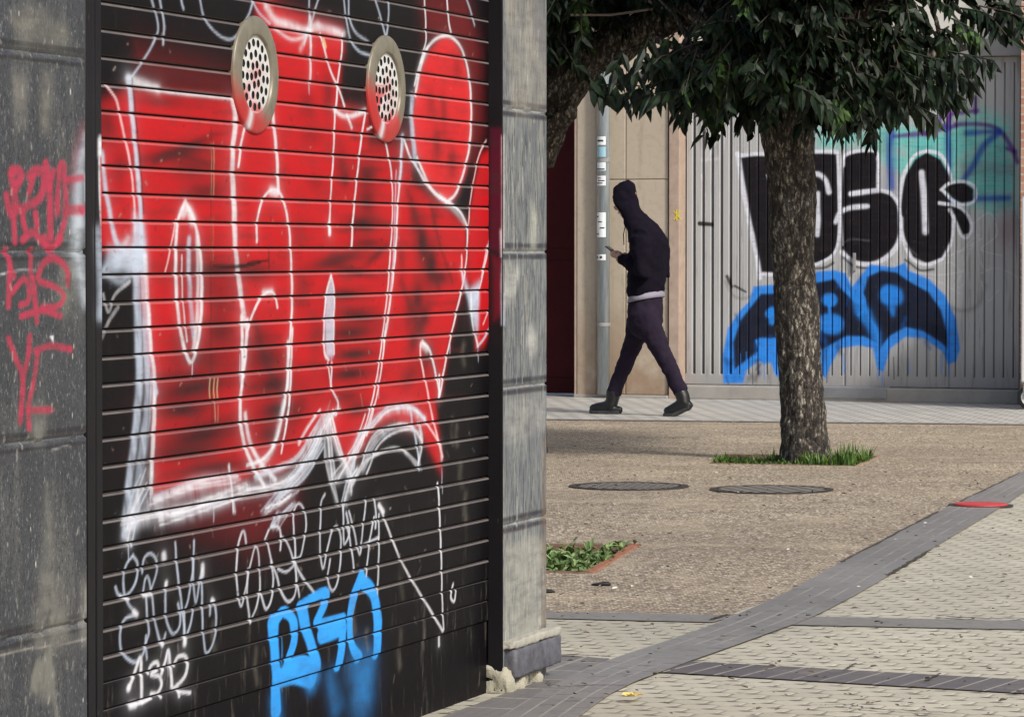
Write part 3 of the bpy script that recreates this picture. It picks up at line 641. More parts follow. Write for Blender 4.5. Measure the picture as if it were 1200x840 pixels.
for L in ([(150, 695), (175, 640), (207, 545), (213, 620), (216, 768)], [(165, 780), (212, 768), (262, 742)], [(248, 622), (262, 585), (290, 570), (296, 600), (262, 632), (300, 638), (312, 680), (292, 722), (262, 722)], [(308, 740), (305, 735)], [(312, 625), (330, 570), (345, 510), (355, 580), (363, 680)], [(375, 582), (392, 545), (425, 538), (440, 570), (425, 640), (375, 695), (362, 690)], [(392, 700), (398, 735)], [(395, 715), (452, 718)]):
    W(t1(L), .0125, WHITE, .95, .4)
W(t1([(160, 782), (180, 778)]), .024); W(t1([(153, 690), (150, 700)]), .018)
t2 = lambda L: [(260 + x / 3.11, 570 + y / 3.11) for x, y in L]
for L in ([(88, 205), (80, 165), (70, 170), (58, 220), (52, 300), (57, 380), (70, 435), (85, 380), (100, 300), (118, 225), (130, 230), (137, 300), (140, 380)], [(95, 300), (92, 400), (103, 490)], [(138, 380), (125, 440), (103, 495)], [(142, 390), (160, 445), (180, 410), (188, 340), (180, 270)], [(157, 190), (175, 150), (205, 148), (215, 185), (212, 230)], [(165, 200), (180, 270), (202, 330), (215, 380), (240, 418), (265, 395), (272, 330), (258, 260), (235, 200), (215, 180)], [(205, 300), (235, 310), (265, 285)], [(262, 170), (260, 105), (278, 62), (300, 85), (306, 150), (295, 215), (285, 255), (262, 262)], [(262, 262), (285, 315), (335, 385)], [(265, 180), (268, 260), (272, 330), (282, 400)], [(375, 28), (362, 60), (358, 150), (358, 230), (368, 298), (382, 240), (400, 165), (420, 145), (434, 190), (430, 290), (418, 355), (400, 378), (386, 335), (394, 265)], [(440, 70), (443, 130), (446, 208), (465, 165), (452, 95)], [(455, 140), (468, 200), (482, 305)], [(462, 90), (482, 160), (502, 245), (515, 140), (525, 45)], [(555, 48), (562, 110), (560, 150)], [(555, 110), (537, 210), (525, 325)], [(515, 212), (572, 185)], [(572, 100), (572, 230), (565, 420)]):
    W(t2(L), .0085, (.62, .65, .72), .9, .55)
W([(444, 592), (449, 600)], .018); W([(446, 596), (459, 630), (470, 657), (485, 684), (505, 716), (519, 739)], .0095); W([(513, 566), (515, 600), (517, 650), (518, 700), (520, 738)], .0095); W([(517, 746), (517, 756)], .014, WHITE, .8)
W([(531, 684), (528, 699), (532, 704), (534, 692)], .010)
# --- blue letters
BL = (.035, .33, .83)
for L, w_ in (([(186, 500), (190, 580), (196, 650), (204, 730), (206, 815)], .058), ([(188, 500), (225, 455), (262, 490), (262, 560), (238, 640), (215, 700)], .035), ([(225, 460), (250, 480), (262, 540)], .03), ([(205, 700), (270, 685), (330, 700)], .070), ([(240, 655), (300, 640), (340, 660)], .05), ([(285, 440), (335, 402), (378, 388), (374, 425), (345, 490)], .042), ([(292, 445), (305, 510), (330, 590), (345, 650), (335, 700)], .055), ([(362, 505), (400, 495), (442, 482)], .045), ([(365, 540), (440, 515)], .055), ([(436, 500), (440, 560), (428, 650)], .045), ([(508, 325), (478, 410), (466, 500), (475, 580), (500, 622)], .042), ([(512, 345), (550, 385), (568, 480), (566, 605)], .050), ([(560, 420), (572, 520), (570, 600)], .035)):
    cv.stroke(t2(L), w_, BL, .97, .10)
for L, w_, a in (([(320, 700), (335, 725), (350, 690)], .05, .8), ([(500, 640), (520, 700), (520, 760)], .13, .55), ([(545, 640), (530, 730)], .09, .4), ([(405, 690), (415, 760), (425, 800)], .07, .45), ([(205, 780), (210, 840)], .06, .6)): cv.stroke(t2(L), w_, (.03, .22, .56), a, .7, streak=.4)
for L in ([(150, 300), (165, 200), (175, 140)], [(185, 370), (200, 420)]): pass
# --- seams, scratches, small damage
for x in (247, 250): cv.stroke([(x, 168), (x + .5, 200), (x, 232)], .003, (.42, .33, .2), .7); cv.stroke([(x, 255), (x, 305)], .002, (.42, .30, .16), .5)
cv.stroke([(247, 150), (247, 320), (248, 500)], .0035, (.05, .012, .012), .8)
for x in (246, 251, 255): cv.stroke([(x, 444), (x - 1, 456), (x, 466)], .005, (.5, .38, .22), .85)
cv.stroke([(251, 470), (252, 494)], .004, (.45, .3, .2), .8); cv.stroke([(255, 475), (255, 494)], .003, (.45, .3, .2), .6)
cv.stroke([(250, 312), (270, 313), (290, 311), (305, 308)], .011, (.01, .006, .006), .95, .4, taper=True); cv.stroke([(290, 308), (314, 305)], .007, (.01, .006, .006), .9, .4)
cv.stroke([(315, 290), (315, 315)], .004, (.01, .006, .006), .9)
cv.stroke([(379, 47), (381, 55)], .014, (.62, .42, .2), .9)
for _ in range(46):
    x = random.uniform(130, 570); y = random.uniform(420, 830); l = random.uniform(3, 16)
    cv.stroke([(x, y), (x + random.uniform(-4, 4), y + l)], random.uniform(.002, .004), (.24, .22, .19), random.uniform(.2, .6))
for (x, y, l) in [(470, 660, 40), (498, 700, 60), (415, 700, 40), (470, 740, 40), (300, 760, 40), (545, 580, 30), (540, 545, 25), (543, 405, 20), (530, 490, 30), (535, 500, 20), (430, 740, 20), (250, 730, 30)]:
    cv.stroke([(x, y), (x - 1, y + l / 2), (x + 1, y + l)], random.uniform(.012, .03), (.16, .15, .12), .38, .9, streak=.9)
random.seed(77)
for _ in range(420):   # chips knocked out of the paint
    x, y = random.uniform(122, 574), random.uniform(5, 700)
    cv.stroke([(x, y), (x + random.uniform(-2, 2), y + random.uniform(-3, 3))], random.uniform(.002, .0055), random.choice([(.01, .008, .008), (.01, .008, .008), (.25, .2, .16)]), random.uniform(.4, .95), .3)
for (x, y, l) in [(281, 415, 34), (340, 430, 22), (225, 424, 18), (518, 548, 30), (560, 408, 16), (443, 440, 26), (388, 420, 20), (150, 628, 30), (197, 765, 26), (330, 745, 40), (412, 545, 30), (176, 560, 28), (527, 402, 14), (316, 545, 20), (250, 590, 22), (362, 96, 14)]:
    cv.stroke([(x, y), (x + .3, y + l)], .0045, BLUEW if y != 745 else BL, .7, .4, taper=True)
# --- relief of the slats
def slat_off(U, V):
    k = (V - Z0) / PU; f = k - np.floor(k)
    o = np.interp(f, [0, .055, .072, .45, .90, .94, .97, 1.0], [-.008, -.008, -.0004, .0005, .0002, -.0010, -.0022, -.008])
    o += .0016 * (vnoise(U, V * 0 + np.floor(k) * 3.7, 2.3, 4) - .5)
    return np.where(V < Z0 - .001, -.004, o)
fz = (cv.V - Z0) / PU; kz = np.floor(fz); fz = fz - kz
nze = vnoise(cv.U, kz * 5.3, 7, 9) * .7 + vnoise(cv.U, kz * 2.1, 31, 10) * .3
hl_ = ((fz > .880) & (fz < .943)).astype(float) * np.clip(.55 + .6 * nze, 0, 1) * (kz >= 2) * .56  # beige worn top edges, with the highlight they catch painted in
gr_ = ((fz < .060) | (fz > .968)).astype(float)  # darkness of the slat grooves, painted near-black
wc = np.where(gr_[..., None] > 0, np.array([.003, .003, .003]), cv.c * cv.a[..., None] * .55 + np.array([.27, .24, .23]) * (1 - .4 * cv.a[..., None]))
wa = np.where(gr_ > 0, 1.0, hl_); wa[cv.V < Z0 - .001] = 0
M_SLAT = m_painted('graffiti_painted_slats', 'slat'); M_RAIL = m_painted('black_rail_paint', 'rail')
M_DKST = m_painted('dark_polished_stone', 'darkstone'); M_PLST = m_painted('pale_weathered_stone', 'palestone')
shut = thing('roller_shutter', 'closed black roller shutter covered with a big red and white graffiti piece and blue letters', 'roller shutter', SH.P(SH.L / 2, 0))
canvas_mesh(cv, 'shutter_curtain', M_SLAT, shut, slat_off, rows=slice(NB, len(zs)), wear_shading=(wc[NB:], wa[NB:]))
ex = MB(); ex.pbox(SH, -.03, U1 - .012, -.05, -.0105, 0, Z0)
canvas_mesh(cv, 'bottom_plate', M_SLAT, shut, lambda U, V: U * 0 - .006, rows=slice(0, NB + 1), wear_shading=(wc[:NB + 1] * 0, wa[:NB + 1] * 0), extra=ex)
# guide rails
ul0, ul1 = SH.uv(102.5, 500, .03)[0], SH.uv(120, 500, .03)[0]; RV = Plane(SH.P(U1 - .010, 0, -.002), SH.P(U1 - .010, 0, .0365))
cl = Canvas(SH, np.linspace(ul0, ul1, 26), np.arange(0, 2.38, .006), .03)
cl.stroke([(117.5, 164), (117.5, 182)], .022, WHITE, .9); cl.stroke([(117, 190), (118, 240), (119, 262)], .014, WHITE, .8); cl.stroke([(119, 185), (119, 280)], .012, RED, .8); cl.stroke([(115, 270), (117, 310), (119, 340), (118, 370)], .030, BLUEW, .6, .7)
e = MB(); e.pbox(SH, ul0, ul1, -.02, .0295, 0, 2.375)
canvas_mesh(cl, 'guide_rail', M_RAIL, shut, lambda U, V: -.004 * ((U > ul0 + .5 * (ul1 - ul0)) & (U < ul0 + .58 * (ul1 - ul0))), extra=e)
cr_ = Canvas(RV, np.linspace(0, RV.L, 22), np.arange(0, 2.37, .006), 0)
cr_.asp = 1; cr_.wk = .35
cr_.poly([(574, 150), (592, 150), (592, 300), (574, 290)], (.10, .008, .025), .75, .006); cr_.poly([(577, 300), (592, 305), (591, 365), (579, 375)], (.16, .008, .02), .8, .010)
cr_.stroke([(588.5, 160), (588.7, 230), (588.6, 290)], .012, PINK, .9, .4); cr_.stroke([(587, 270), (588, 300)], .02, WHITE, .7, .6); cr_.stroke([(589, 300), (587.5, 330), (588, 380)], .010, BLUEW, .7)
e = MB(); e.pbox(SH, U1 - .0095, U1 - .001, -.02, .0365, 0, 2.368)
canvas_mesh(cr_, 'guide_rail', M_RAIL, shut, lambda U, V: U * 0, extra=e)
# vents
M_VRIM = m_painted('vent_metal', 'rail')
n = NT('vent_zinc'); pc, _, pa = n.attr('paint'); p = n.geo()
zb = n.mix(n.noise(p, 30, 4, .6), (.14, .125, .09), (.24, .215, .16)); zb = n.mix(n.math('MULTIPLY', n.step(n.noise(n.mapv(p, (60, 60, 20)), 1, 4, .6), .5, .7), .4), zb, (.09, .08, .06))
M_VENT = n.done(n.mix(pa, zb, pc), .42, .15)
n = NT('vent_plate'); pc, _, pa = n.attr('paint'); p = n.geo()
zb = n.mix(n.noise(p, 40, 4, .6), (.48, .48, .46), (.66, .66, .64)); M_VPL = n.done(n.mix(pa, zb, pc), .5)
M_VOID = flat('vent_dark', (.006, .006, .006), .9)
def vent(px, py, seed, redlim):
    u0, z0 = SH.uv(px, py, .0); n_ = 64
    P = lambda r, a, o: np.array(SH.P(u0 + r * math.cos(a), z0 + r * math.sin(a), o))
    prof = [(.0865, .001), (.088, .009), (.092, .0105), (.105, .0105), (.122, .0085), (.128, .007), (.130, .004), (.130, -.006)]
    V = np.array([P(r, 2 * math.pi * k / n_, o) for r, o in prof for k in range(n_)])
    Fc = np.array([(i * n_ + k, i * n_ + (k + 1) % n_, (i + 1) * n_ + (k + 1) % n_, (i + 1) * n_ + k) for i in range(len(prof) - 1) for k in range(n_)])
    o = mesh_np('vent_rim', V, Fc, M_VENT, shut, True)
    bm = bmesh.new(); bm.from_mesh(o.data); bmesh.ops.recalc_face_normals(bm, faces=bm.faces); bm.to_mesh(o.data); bm.free()
    def pa_(V, lo):
        dz = (V[:, 2] - z0); du = (V - np.array(SH.P(u0, 0))) @ SH.t
        nz = vnoise(du, dz, 22, seed) - .5
        al = sigm((lo - dz - du * .25 * (1 if seed == 1 else 1.2) + nz * .05) / .009)
        col = np.tile(np.array(RED), (len(V), 1))
        wline = np.exp(-((du + .055 - (dz + .13) * .35) / .012) ** 2) * (dz < -.02); col = col * (1 - wline[:, None]) + np.array(WHITE) * wline[:, None]
        return col, np.maximum(al * .92, wline * .85)
    c, a = pa_(V, redlim); set_attr(o.data, 'paint', c, a)
    # perforated plate with real holes
    holes = []
    for ring, (rr, cnt) in enumerate(((0.0, 1), (.024, 6), (.047, 11), (.071, 17))):
        for i in range(cnt):
            a = 2 * math.pi * i / cnt + ring * .2
            holes.append((rr * math.cos(a), rr * math.sin(a)))
    loops = [[Vector((.0875 * math.cos(2 * math.pi * k / 48), .0875 * math.sin(2 * math.pi * k / 48), 0)) for k in range(48)]]
    for hx, hy in holes: loops.append([Vector((hx + 0.0092 * math.cos(-2 * math.pi * k / 10), hy + 0.0092 * math.sin(-2 * math.pi * k / 10), 0)) for k in range(10)])
    tri = tessellate_polygon(loops); L = [v for l in loops for v in l]
    V = np.array([np.array(SH.P(u0 + v.x, z0 + v.y, .0030 + .0015 * (1 - (v.x ** 2 + v.y ** 2) / .0066))) for v in L])
    o = mesh_np('perforated_plate', V, [tuple(t) for t in tri], M_VPL, shut)
    bm = bmesh.new(); bm.from_mesh(o.data); bmesh.ops.recalc_face_normals(bm, faces=bm.faces); bm.to_mesh(o.data); bm.free()
    c, a = pa_(V, redlim + .02)
    dz = V[:, 2] - z0; du = (V - np.array(SH.P(u0, 0))) @ SH.t
    a = np.maximum(a, .8 * np.exp(-((du - .005) ** 2 + (dz + .005) ** 2) / .03 ** 2)) * (.35 + .65 * (vnoise(du, dz, 40, seed) > .4))
    set_attr(o.data, 'paint', c, a)
    mb = MB(); mb.add([P(.0875, 2 * math.pi * k / 32, .0006) for k in range(32)], [tuple(range(32))]); mb.build('vent_void', M_VOID, shut)
vent(297.5, 88, 1, -.075); vent(451, 104.5, 2, -.045)
# ------------------------------------------------------------------ the corner building
U2 = SH.uv(640.3, 400, .036)[0]; UL = SH.uv(101.5, 500, .036)[0]
bld = thing('corner_building', 'ground floor of a stone clad corner building framing the graffiti covered shutter', 'building', SH.P(SH.L / 2, 0, -2))
JZ = [1.548 + .378 * 2, 1.548 + .378, 1.548, 1.17, .81, .445]
def pier_off(U, V):
    o = np.zeros(U.shape)
    for z in JZ: o -= .0055 * (np.abs(V - z - .0015 * np.sin(U * 40)) < .0045)
    return o
def pier_canvas(u0, u1, du, dzv=.005):
    return Canvas(SH, np.arange(u0, u1 + du * .5, du), np.arange(.0, 3.3, dzv), .036)
pl = pier_canvas(-.95, UL - .003, .0042, .0038)
pl.asp, pl.wk = 1.5, .66; pl.us[-1] = UL - .003; pl.U, pl.V = np.meshgrid(pl.us, pl.vs)
t3 = lambda L: [(x / 6, 150 + y / 6) for x, y in L]; t4 = lambda L: [(x / 3, 280 + y / 3) for x, y in L]
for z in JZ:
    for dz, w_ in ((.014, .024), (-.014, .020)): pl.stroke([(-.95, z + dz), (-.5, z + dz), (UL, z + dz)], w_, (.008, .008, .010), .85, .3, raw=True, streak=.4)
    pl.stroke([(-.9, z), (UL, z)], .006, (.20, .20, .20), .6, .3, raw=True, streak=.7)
pl.stroke([(0, 322), (20, 317), (42, 317)], .004, (.6, .6, .62), .9); pl.stroke([(60, 528), (75, 523), (83, 523)], .003, (.5, .5, .5), .8)
pl.stroke([(0, 768), (20, 762), (40, 759), (70, 755), (100, 748)], .007, (.32, .30, .25), .8, .8)
for p_, c_ in (([(10, 20), (40, 10), (70, 25), (80, 50), (30, 50)], (.25, .24, .19)), ([(55, 570), (50, 640), (45, 700), (42, 760), (78, 752), (76, 700), (66, 660)], (.22, .215, .18)), ([(97, 680), (104, 700), (104, 745), (94, 745)], (.36, .35, .30)), ([(72, 312), (86, 318), (84, 350), (76, 372), (68, 340)], (.26, .25, .2)), ([(35, 470), (52, 480), (50, 515), (38, 512)], (.24, .235, .2)), ([(15, 90), (30, 95), (28, 150), (18, 140)], (.22, .21, .18)), ([(50, 80), (60, 90), (56, 150), (48, 140)], (.24, .23, .19))):
    pl.poly(p_, c_, .6, .018, True, nz=.6)
pl.stroke([(102, 160), (94, 190), (91, 230), (93, 262)], .055, (.48, .54, .62), .75, .9); pl.stroke([(98, 150), (90, 180), (84, 220)], .05, (.28, .02, .04), .35, .9)
pl.stroke([(90, 255), (90, 290), (95, 325), (102, 350)], .07, (.50, .56, .62), .7, .8, streak=.4); pl.stroke([(101, 205), (101, 235)], .02, (.5, .55, .62), .8, .6)
PT = (.46, .022, .065)
for L, w_ in (([(45, 470), (55, 540), (75, 610)], .034), ([(90, 300), (78, 330), (95, 420), (110, 540)], .04), ([(80, 310), (125, 300), (150, 335), (120, 400), (95, 450)], .04), ([(62, 565), (120, 580), (200, 545), (275, 500), (308, 420), (308, 340), (290, 305), (240, 305), (210, 340)], .038), ([(100, 560), (98, 640), (102, 740), (105, 800)], .034), ([(235, 330), (220, 400), (200, 470)], .03), ([(322, 250), (340, 320), (350, 430), (352, 560), (355, 770)], .036), ([(380, 300), (350, 420)], .03), ([(402, 600), (410, 420), (425, 270), (450, 265), (452, 350), (462, 470), (462, 600), (435, 720), (375, 830), (310, 820), (235, 735), (160, 785)], .034), ([(185, 740), (165, 660), (158, 590)], .03), ([(250, 600), (262, 695)], .03), ([(470, 370), (575, 352)], .036), ([(465, 580), (580, 575)], .045), ([(560, 570), (580, 600)], .02)):
    pl.stroke(t3(L), w_, PT, .78, .3)
for L in ([(20, 40), (35, 90), (33, 150), (30, 235)], [(35, 100), (50, 130)], [(110, 40), (108, 110), (120, 180), (130, 290)], [(45, 185), (85, 140), (102, 180), (98, 220), (72, 232)], [(132, 135), (150, 90), (185, 68), (222, 90), (238, 120), (238, 160)], [(140, 150), (195, 170), (225, 200), (205, 235), (150, 240)], [(75, 272), (150, 252), (212, 270)], [(155, -5), (180, 38), (215, 0)], [(30, 350), (55, 420), (80, 490), (72, 640)], [(105, 345), (98, 420), (80, 490)], [(125, 392), (180, 375), (248, 388)], [(132, 400), (120, 490), (100, 590), (103, 665)], [(100, 602), (180, 600)]):
    pl.stroke(t4(L), .030, PT, .78, .3)
pl.poly(t4([(175, 342), (188, 340), (188, 365)]), (.75, .75, .78), .95, .002)
for _ in range(90):
    x = random.uniform(-10, 100); y = random.uniform(0, 840); pl.stroke([(x, y), (x + random.uniform(-2, 2), y + random.uniform(3, 12))], random.uniform(.002, .006), (.42, .41, .36), random.uniform(.3, .8))
for _ in range(70):
    x = random.uniform(-10, 100); y = random.uniform(0, 840); pl.stroke([(x, y), (x + random.uniform(-3, 3), y + random.uniform(6, 40))], random.uniform(.006, .02), (.03, .03, .032), random.uniform(.2, .5), .8)
e = MB(); e.pbox(SH, -.95, UL - .003, -.30, .0295, 0, 3.3)
canvas_mesh(pl, 'stone_pier', M_DKST, bld, pier_off, extra=e)
pr = pier_canvas(U1, U2, .0045, .004)
pr.us[-1] = U2; pr.U, pr.V = np.meshgrid(pr.us, pr.vs)
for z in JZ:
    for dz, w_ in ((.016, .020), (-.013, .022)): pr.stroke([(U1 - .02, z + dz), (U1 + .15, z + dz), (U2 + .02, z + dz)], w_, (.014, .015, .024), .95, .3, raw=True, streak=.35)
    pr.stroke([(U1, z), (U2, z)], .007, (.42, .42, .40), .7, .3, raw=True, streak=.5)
for p_, c_, a_ in (([(592, 310), (608, 315), (604, 345), (592, 350)], (.5, .5, .45), .6), ([(622, 240), (630, 250), (628, 290), (622, 290)], (.55, .55, .45), .5), ([(622, 380), (630, 400), (624, 420), (618, 400)], (.55, .55, .5), .6), ([(592, 640), (636, 632), (636, 745), (592, 758)], (.42, .41, .34), .55), ([(636, 520), (641, 520), (641, 750), (634, 750)], (.16, .11, .07), .6), ([(592, -5), (630, -5), (640, 60), (638, 120), (600, 125)], (.33, .30, .24), .5), ([(620, 0), (638, 0), (640, 80), (630, 60)], (.12, .12, .13), .6), ([(592, 470), (640, 462), (640, 500), (592, 520)], (.45, .44, .4), .3)):
    pr.poly(p_, c_, a_, .016, True, nz=.5)
for _ in range(90):
    x = random.uniform(592, 638); y = random.uniform(0, 750); l = random.uniform(8, 50)
    pr.stroke([(x, y), (x + random.uniform(-1.5, 1.5), y + l)], random.uniform(.003, .009), random.choice([(.07, .075, .085), (.5, .48, .4), (.55, .54, .5)]), random.uniform(.2, .55), .7)
pr.stroke([(590.5, 160), (590.8, 230), (590.5, 290)], .010, (.6, .55, .58), .7, .6); pr.stroke([(591, 345), (590.5, 380)], .010, BLUEW, .7, .6)
e = MB(); e.pbox(SH, U1, U2, -.30, .0295, 0, 3.3)
rp = canvas_mesh(pr, 'stone_pier', M_PLST, bld, pier_off, extra=e)
M_PLIN = flat('plinth_stone', (.10, .10, .115), .6, 0, .9, 30, .5); M_MORT = flat('chipped_mortar', (.40, .375, .29), .9, 0, .3, 30, .8)
M_LEDGE = flat('plinth_ledge_stone', (.36, .345, .29), .7, 0, .3, 25, .4)
mb = MB(); mb.pbox(SH, U1 + .012, U2 + .036, -.32, .069, .040, .118); lo_ = mb.build('plinth', M_PLIN, rp, remesh=.006, smoothit=2); ctex(lo_, .009, .05)
mb = MB(); mb.pbox(SH, U1 + .002, U2 + .034, -.32, .066, .118, .140); lo_ = mb.build('plinth_ledge', M_LEDGE, rp, remesh=.005, smoothit=2); ctex(lo_, .012, .03)
mb = MB()
mb.pbox(SH, U1 + .001, U1 + .20, -.04, .033, 0, .024)
for i in range(40):   # crumbling mortar under and beside the plinth
    u = U1 + random.uniform(.0, .30) * (1 if i > 14 else .12); zt = (.085 if i < 14 else .036) * random.uniform(.4, 1)
    if .12 < u - U1 < .19 and i > 14: continue
    o0 = random.uniform(.03, .062); r = random.uniform(.008, .018)
    mb.pbox(SH, u - r, u + r * random.uniform(.5, 1), o0 - .08, o0, 0, zt)
mo = mb.build('mortar', M_MORT, rp, remesh=.006, smoothit=2); ctex(mo, .022, .035)
M_WALL = flat('building_render', (.30, .285, .25), .85, 0, .15, 3, .2)
mb = MB(); mb.pbox(SH, -.95, U2, -.30, .05, 3.3, 5.2); mb.build('upper_wall', M_WALL, bld)
mb = MB(); mb.pbox(SH, UL - .003, U1, -.28, .030, 2.37, 3.3); mb.build('lintel', M_DKST, bld)
mb = MB(); mb.pbox(SH, -3.2, U2 - .01, -6.0, -.31, 0, 5.2); mb.build('rear_wall', M_WALL, bld)
mb = MB(); mb.pbox(SH, -3.2, -.95, -.31, .03, 0, 5.2); mb.build('side_wall', M_WALL, bld)
# ================================================================== FAR FACADE
fu = lambda px, off=0.0: FA.uv(px, 400, off)[0]
def m_facade():
    n = NT('beige_stone_facade'); p = n.geo(); f = n.noise(p, 1.3, 5, .6); g = n.noise(p, 22, 4, .7)
    c = n.mix(f, (.40, .335, .255), (.52, .45, .355)); c = n.mix(n.math('MULTIPLY', n.step(g, .45, .7), .3), c, (.30, .24, .185))
    z = n.n('ShaderNodeSeparateXYZ'); n.l(p, z.inputs[0])
    low = n.math('MULTIPLY', n.step(z.outputs[2], 1.05, .0), n.step(n.noise(p, 3.0, 4, .6), .25, .6))
    c = n.mix(n.math('MULTIPLY', low, .85), c, (.26, .165, .10))
    d = n.noise(n.mapv(p, (9, 9, 1)), 1, 4, .7); c = n.mix(n.math('MULTIPLY', n.step(d, .52, .72), .35), c, (.24, .19, .145))
    n.bump(g, .3, .004); return n.done(c, .8)
M_FAC = m_facade(); M_JAMB = flat('pinkish_stone', (.40, .30, .235), .8, 0, .35, 12, .4)
M_UP = flat('pale_concrete', (.62, .60, .54), .8, 0, .12, 5, .3); M_STEP = flat('step_concrete', (.33, .31, .28), .85, 0, .3, 6, .5)
M_BEAM = flat('grey_beam_paint', (.26, .255, .25), .6, 0, .25, 6, .3); M_REDD = flat('oxblood_door_paint', (.045, .005, .007), .5, 0, .4, 5, .1, .1)
M_BRICK = NT('red_brick'); p = M_BRICK.geo(); bb = M_BRICK.n('ShaderNodeTexBrick')
qv = M_BRICK.n('ShaderNodeCombineXYZ'); xx = M_BRICK.vec('DOT_PRODUCT', p, tuple(FA.t)); zz = M_BRICK.vec('DOT_PRODUCT', p, (0, 0, 1)); M_BRICK.l(xx, qv.inputs[0]); M_BRICK.l(zz, qv.inputs[1]); M_BRICK.l(qv.outputs[0], bb.inputs['Vector'])
for k, v in (('Scale', 1), ('Brick Width', .24), ('Row Height', .065), ('Mortar Size', .008)): bb.inputs[k].default_value = v
bb.inputs['Color1'].default_value = (.42, .20, .13, 1); bb.inputs['Color2'].default_value = (.52, .30, .21, 1); bb.inputs['Mortar'].default_value = (.45, .41, .36, 1)
M_BRICK = M_BRICK.done(bb.outputs[0], .85)
fb = thing('far_building', 'beige stone facade across the plaza holding the grey garage door and dark red doorway', 'building', FA.P(1.0, 0, -1.5))
uA = fu(675); uB = fu(701); uC = fu(733); uD = fu(783); uE = fu(797); uG = fu(1194.5); DT = 2.67; UT = 2.80
def slab(name, u0, u1, o0, o1, z0, z1, mat, par=fb, bev=.006):
    m = MB(); m.pbox(FA, u0, u1, o0, o1, z0, z1); return m.build(name, mat, par, bevel=bev)
slab('stone_column', uA, uA + .022, -.4, .045, 0, 3.6, M_JAMB); slab('stone_column', uA + .026, uB, -.4, .05, 0, 3.6, M_FAC)
ZJ = 1.17 + (295 - 210) * 28.4 / 4200
for (a, b) in ((uB + .003, uC - .003), (uC + .003, uD - .004)):
    slab('wall_panel', a, b, -.4, 0, .03, ZJ - .003 - .38 * 0, M_FAC); slab('wall_panel', a, b, -.4, 0, ZJ + .003, 3.6, M_FAC)
slab('wall_panel', uB + .003, uD - .004, -.4, -.012, 0, 3.6, M_JAMB, bev=0)
slab('stone_jamb', uD + .012, uE, -.4, .025, 0, 3.6, M_JAMB)
slab('upper_wall', uA - 9, uG + 9, -.42, -.03, 3.6, 9.0, M_UP); slab('upper_wall', uE, uG + 3, -.42, -.05, UT, 3.6, M_UP)
slab('lintel', uE, uG, -.40, -.02, DT, UT, M_BEAM); slab('threshold_step', uE, uG, -.4, .01, 0, .112, M_STEP, bev=.012)
slab('side_wall', uA - 9, uA - 1.15, -.4, 0, 0, 3.6, M_FAC); slab('side_wall', uG + .42, uG + 9, -.4, 0, 0, 3.6, M_FAC)
slab('door_head', uA - 1.15, uA, -.4, -.02, 2.75, 3.6, M_FAC)
uP = FA.uv(1195, 400, .22)[0]; slab('brick_pier', uP, uG + .42, -.4, .22, 0, 3.6, M_BRICK, bev=.003)
slab('base_course', uA - .0, uD + .01, -.38, .056, 0, .028, M_STEP)
# yellow sprayed mark on the jamb
mb = MB(); yu, yz = FA.uv(793, 252, .028); 
for a in (0, 1.05, 2.1): mb.pbox(FA, yu - .004, yu + .004, .0262 + a * .0008, .028 + a * .0008, yz - .045, yz + .045)
for k in (-1, 1): mb.box8([FA.P(yu - .03 * k, yz - .035, .026), FA.P(yu - .03 * k + .012, yz - .035, .026), FA.P(yu - .03 * k + .012, yz - .035, .0275), FA.P(yu - .03 * k, yz - .035, .0275), FA.P(yu + .03 * k, yz + .03, .026), FA.P(yu + .03 * k + .012, yz + .03, .026), FA.P(yu + .03 * k + .012, yz + .03, .0275), FA.P(yu + .03 * k, yz + .03, .0275)])
mb.build('spray_mark', flat('yellow_spray', (.75, .6, .02), .6), fb)
# dark red entrance door
rd_ = thing('entrance_door', 'tall dark red door in shade left of the drainpipe', 'door', FA.P(uA - .55, 0, -.3))
mb = MB(); mb.pbox(FA, uA - 1.13, uA - .02, -.34, -.29, .02, 2.74); mb.build('door_leaf', M_REDD, rd_, bevel=.004)
mb = MB()
for (z0_, z1_) in ((.15, 1.1), (1.2, 2.6)):
    for (a, b) in ((uA - 1.05, uA - .62), (uA - .53, uA - .1)):
        mb.pbox(FA, a, b, -.289, -.28, z0_, z1_)
mb.build('door_panel', M_REDD, rd_, bevel=.006)
mb = MB(); mb.tube([FA.P(uA - .60, 1.0, -.285), FA.P(uA - .60, 1.0, -.235), FA.P(uA - .60, 1.25, -.235), FA.P(uA - .60, 1.25, -.285)], .011, 8); mb.build('handle', M_BEAM, rd_, True)
# drainpipe
dpx0, dpx1 = FA.uv(700.5, 400, .1)[0], FA.uv(714, 400, .1)[0]; pu = (dpx0 + dpx1) / 2; prd = (dpx1 - dpx0) / 2
n = NT('drainpipe_paint'); p = n.geo(); M_PIPE = n.mix(n.step(n.noise(n.mapv(p, (20, 20, 2)), 1, 4, .7), .4, .7), (.26, .30, .32), (.40, .44, .46)); n.bump(n.noise(p, 60, 3), .1); M_PIPE = n.done(M_PIPE, .45, .2)
dp = thing('drainpipe', 'grey blue drainpipe with stickers on the beige stone wall', 'drainpipe', FA.P(pu, 0, .1))
mb = MB(); mb.tube([FA.P(pu, .03, .10), FA.P(pu, 7, .10)], prd, 20); mb.build('pipe', M_PIPE, dp, True)
mb = MB()
for z_ in (FA.uv(707, 188, .1)[1], FA.uv(707, 380, .1)[1], 3.1):
    mb = MB(); mb.tube([FA.P(pu, z_ - .014, .10), FA.P(pu, z_ + .014, .10)], prd + .006, 20); mb.pbox(FA, pu - .02, pu + .02, -.005, .05, z_ - .012, z_ + .012); mb.build('bracket', M_BEAM, dp)
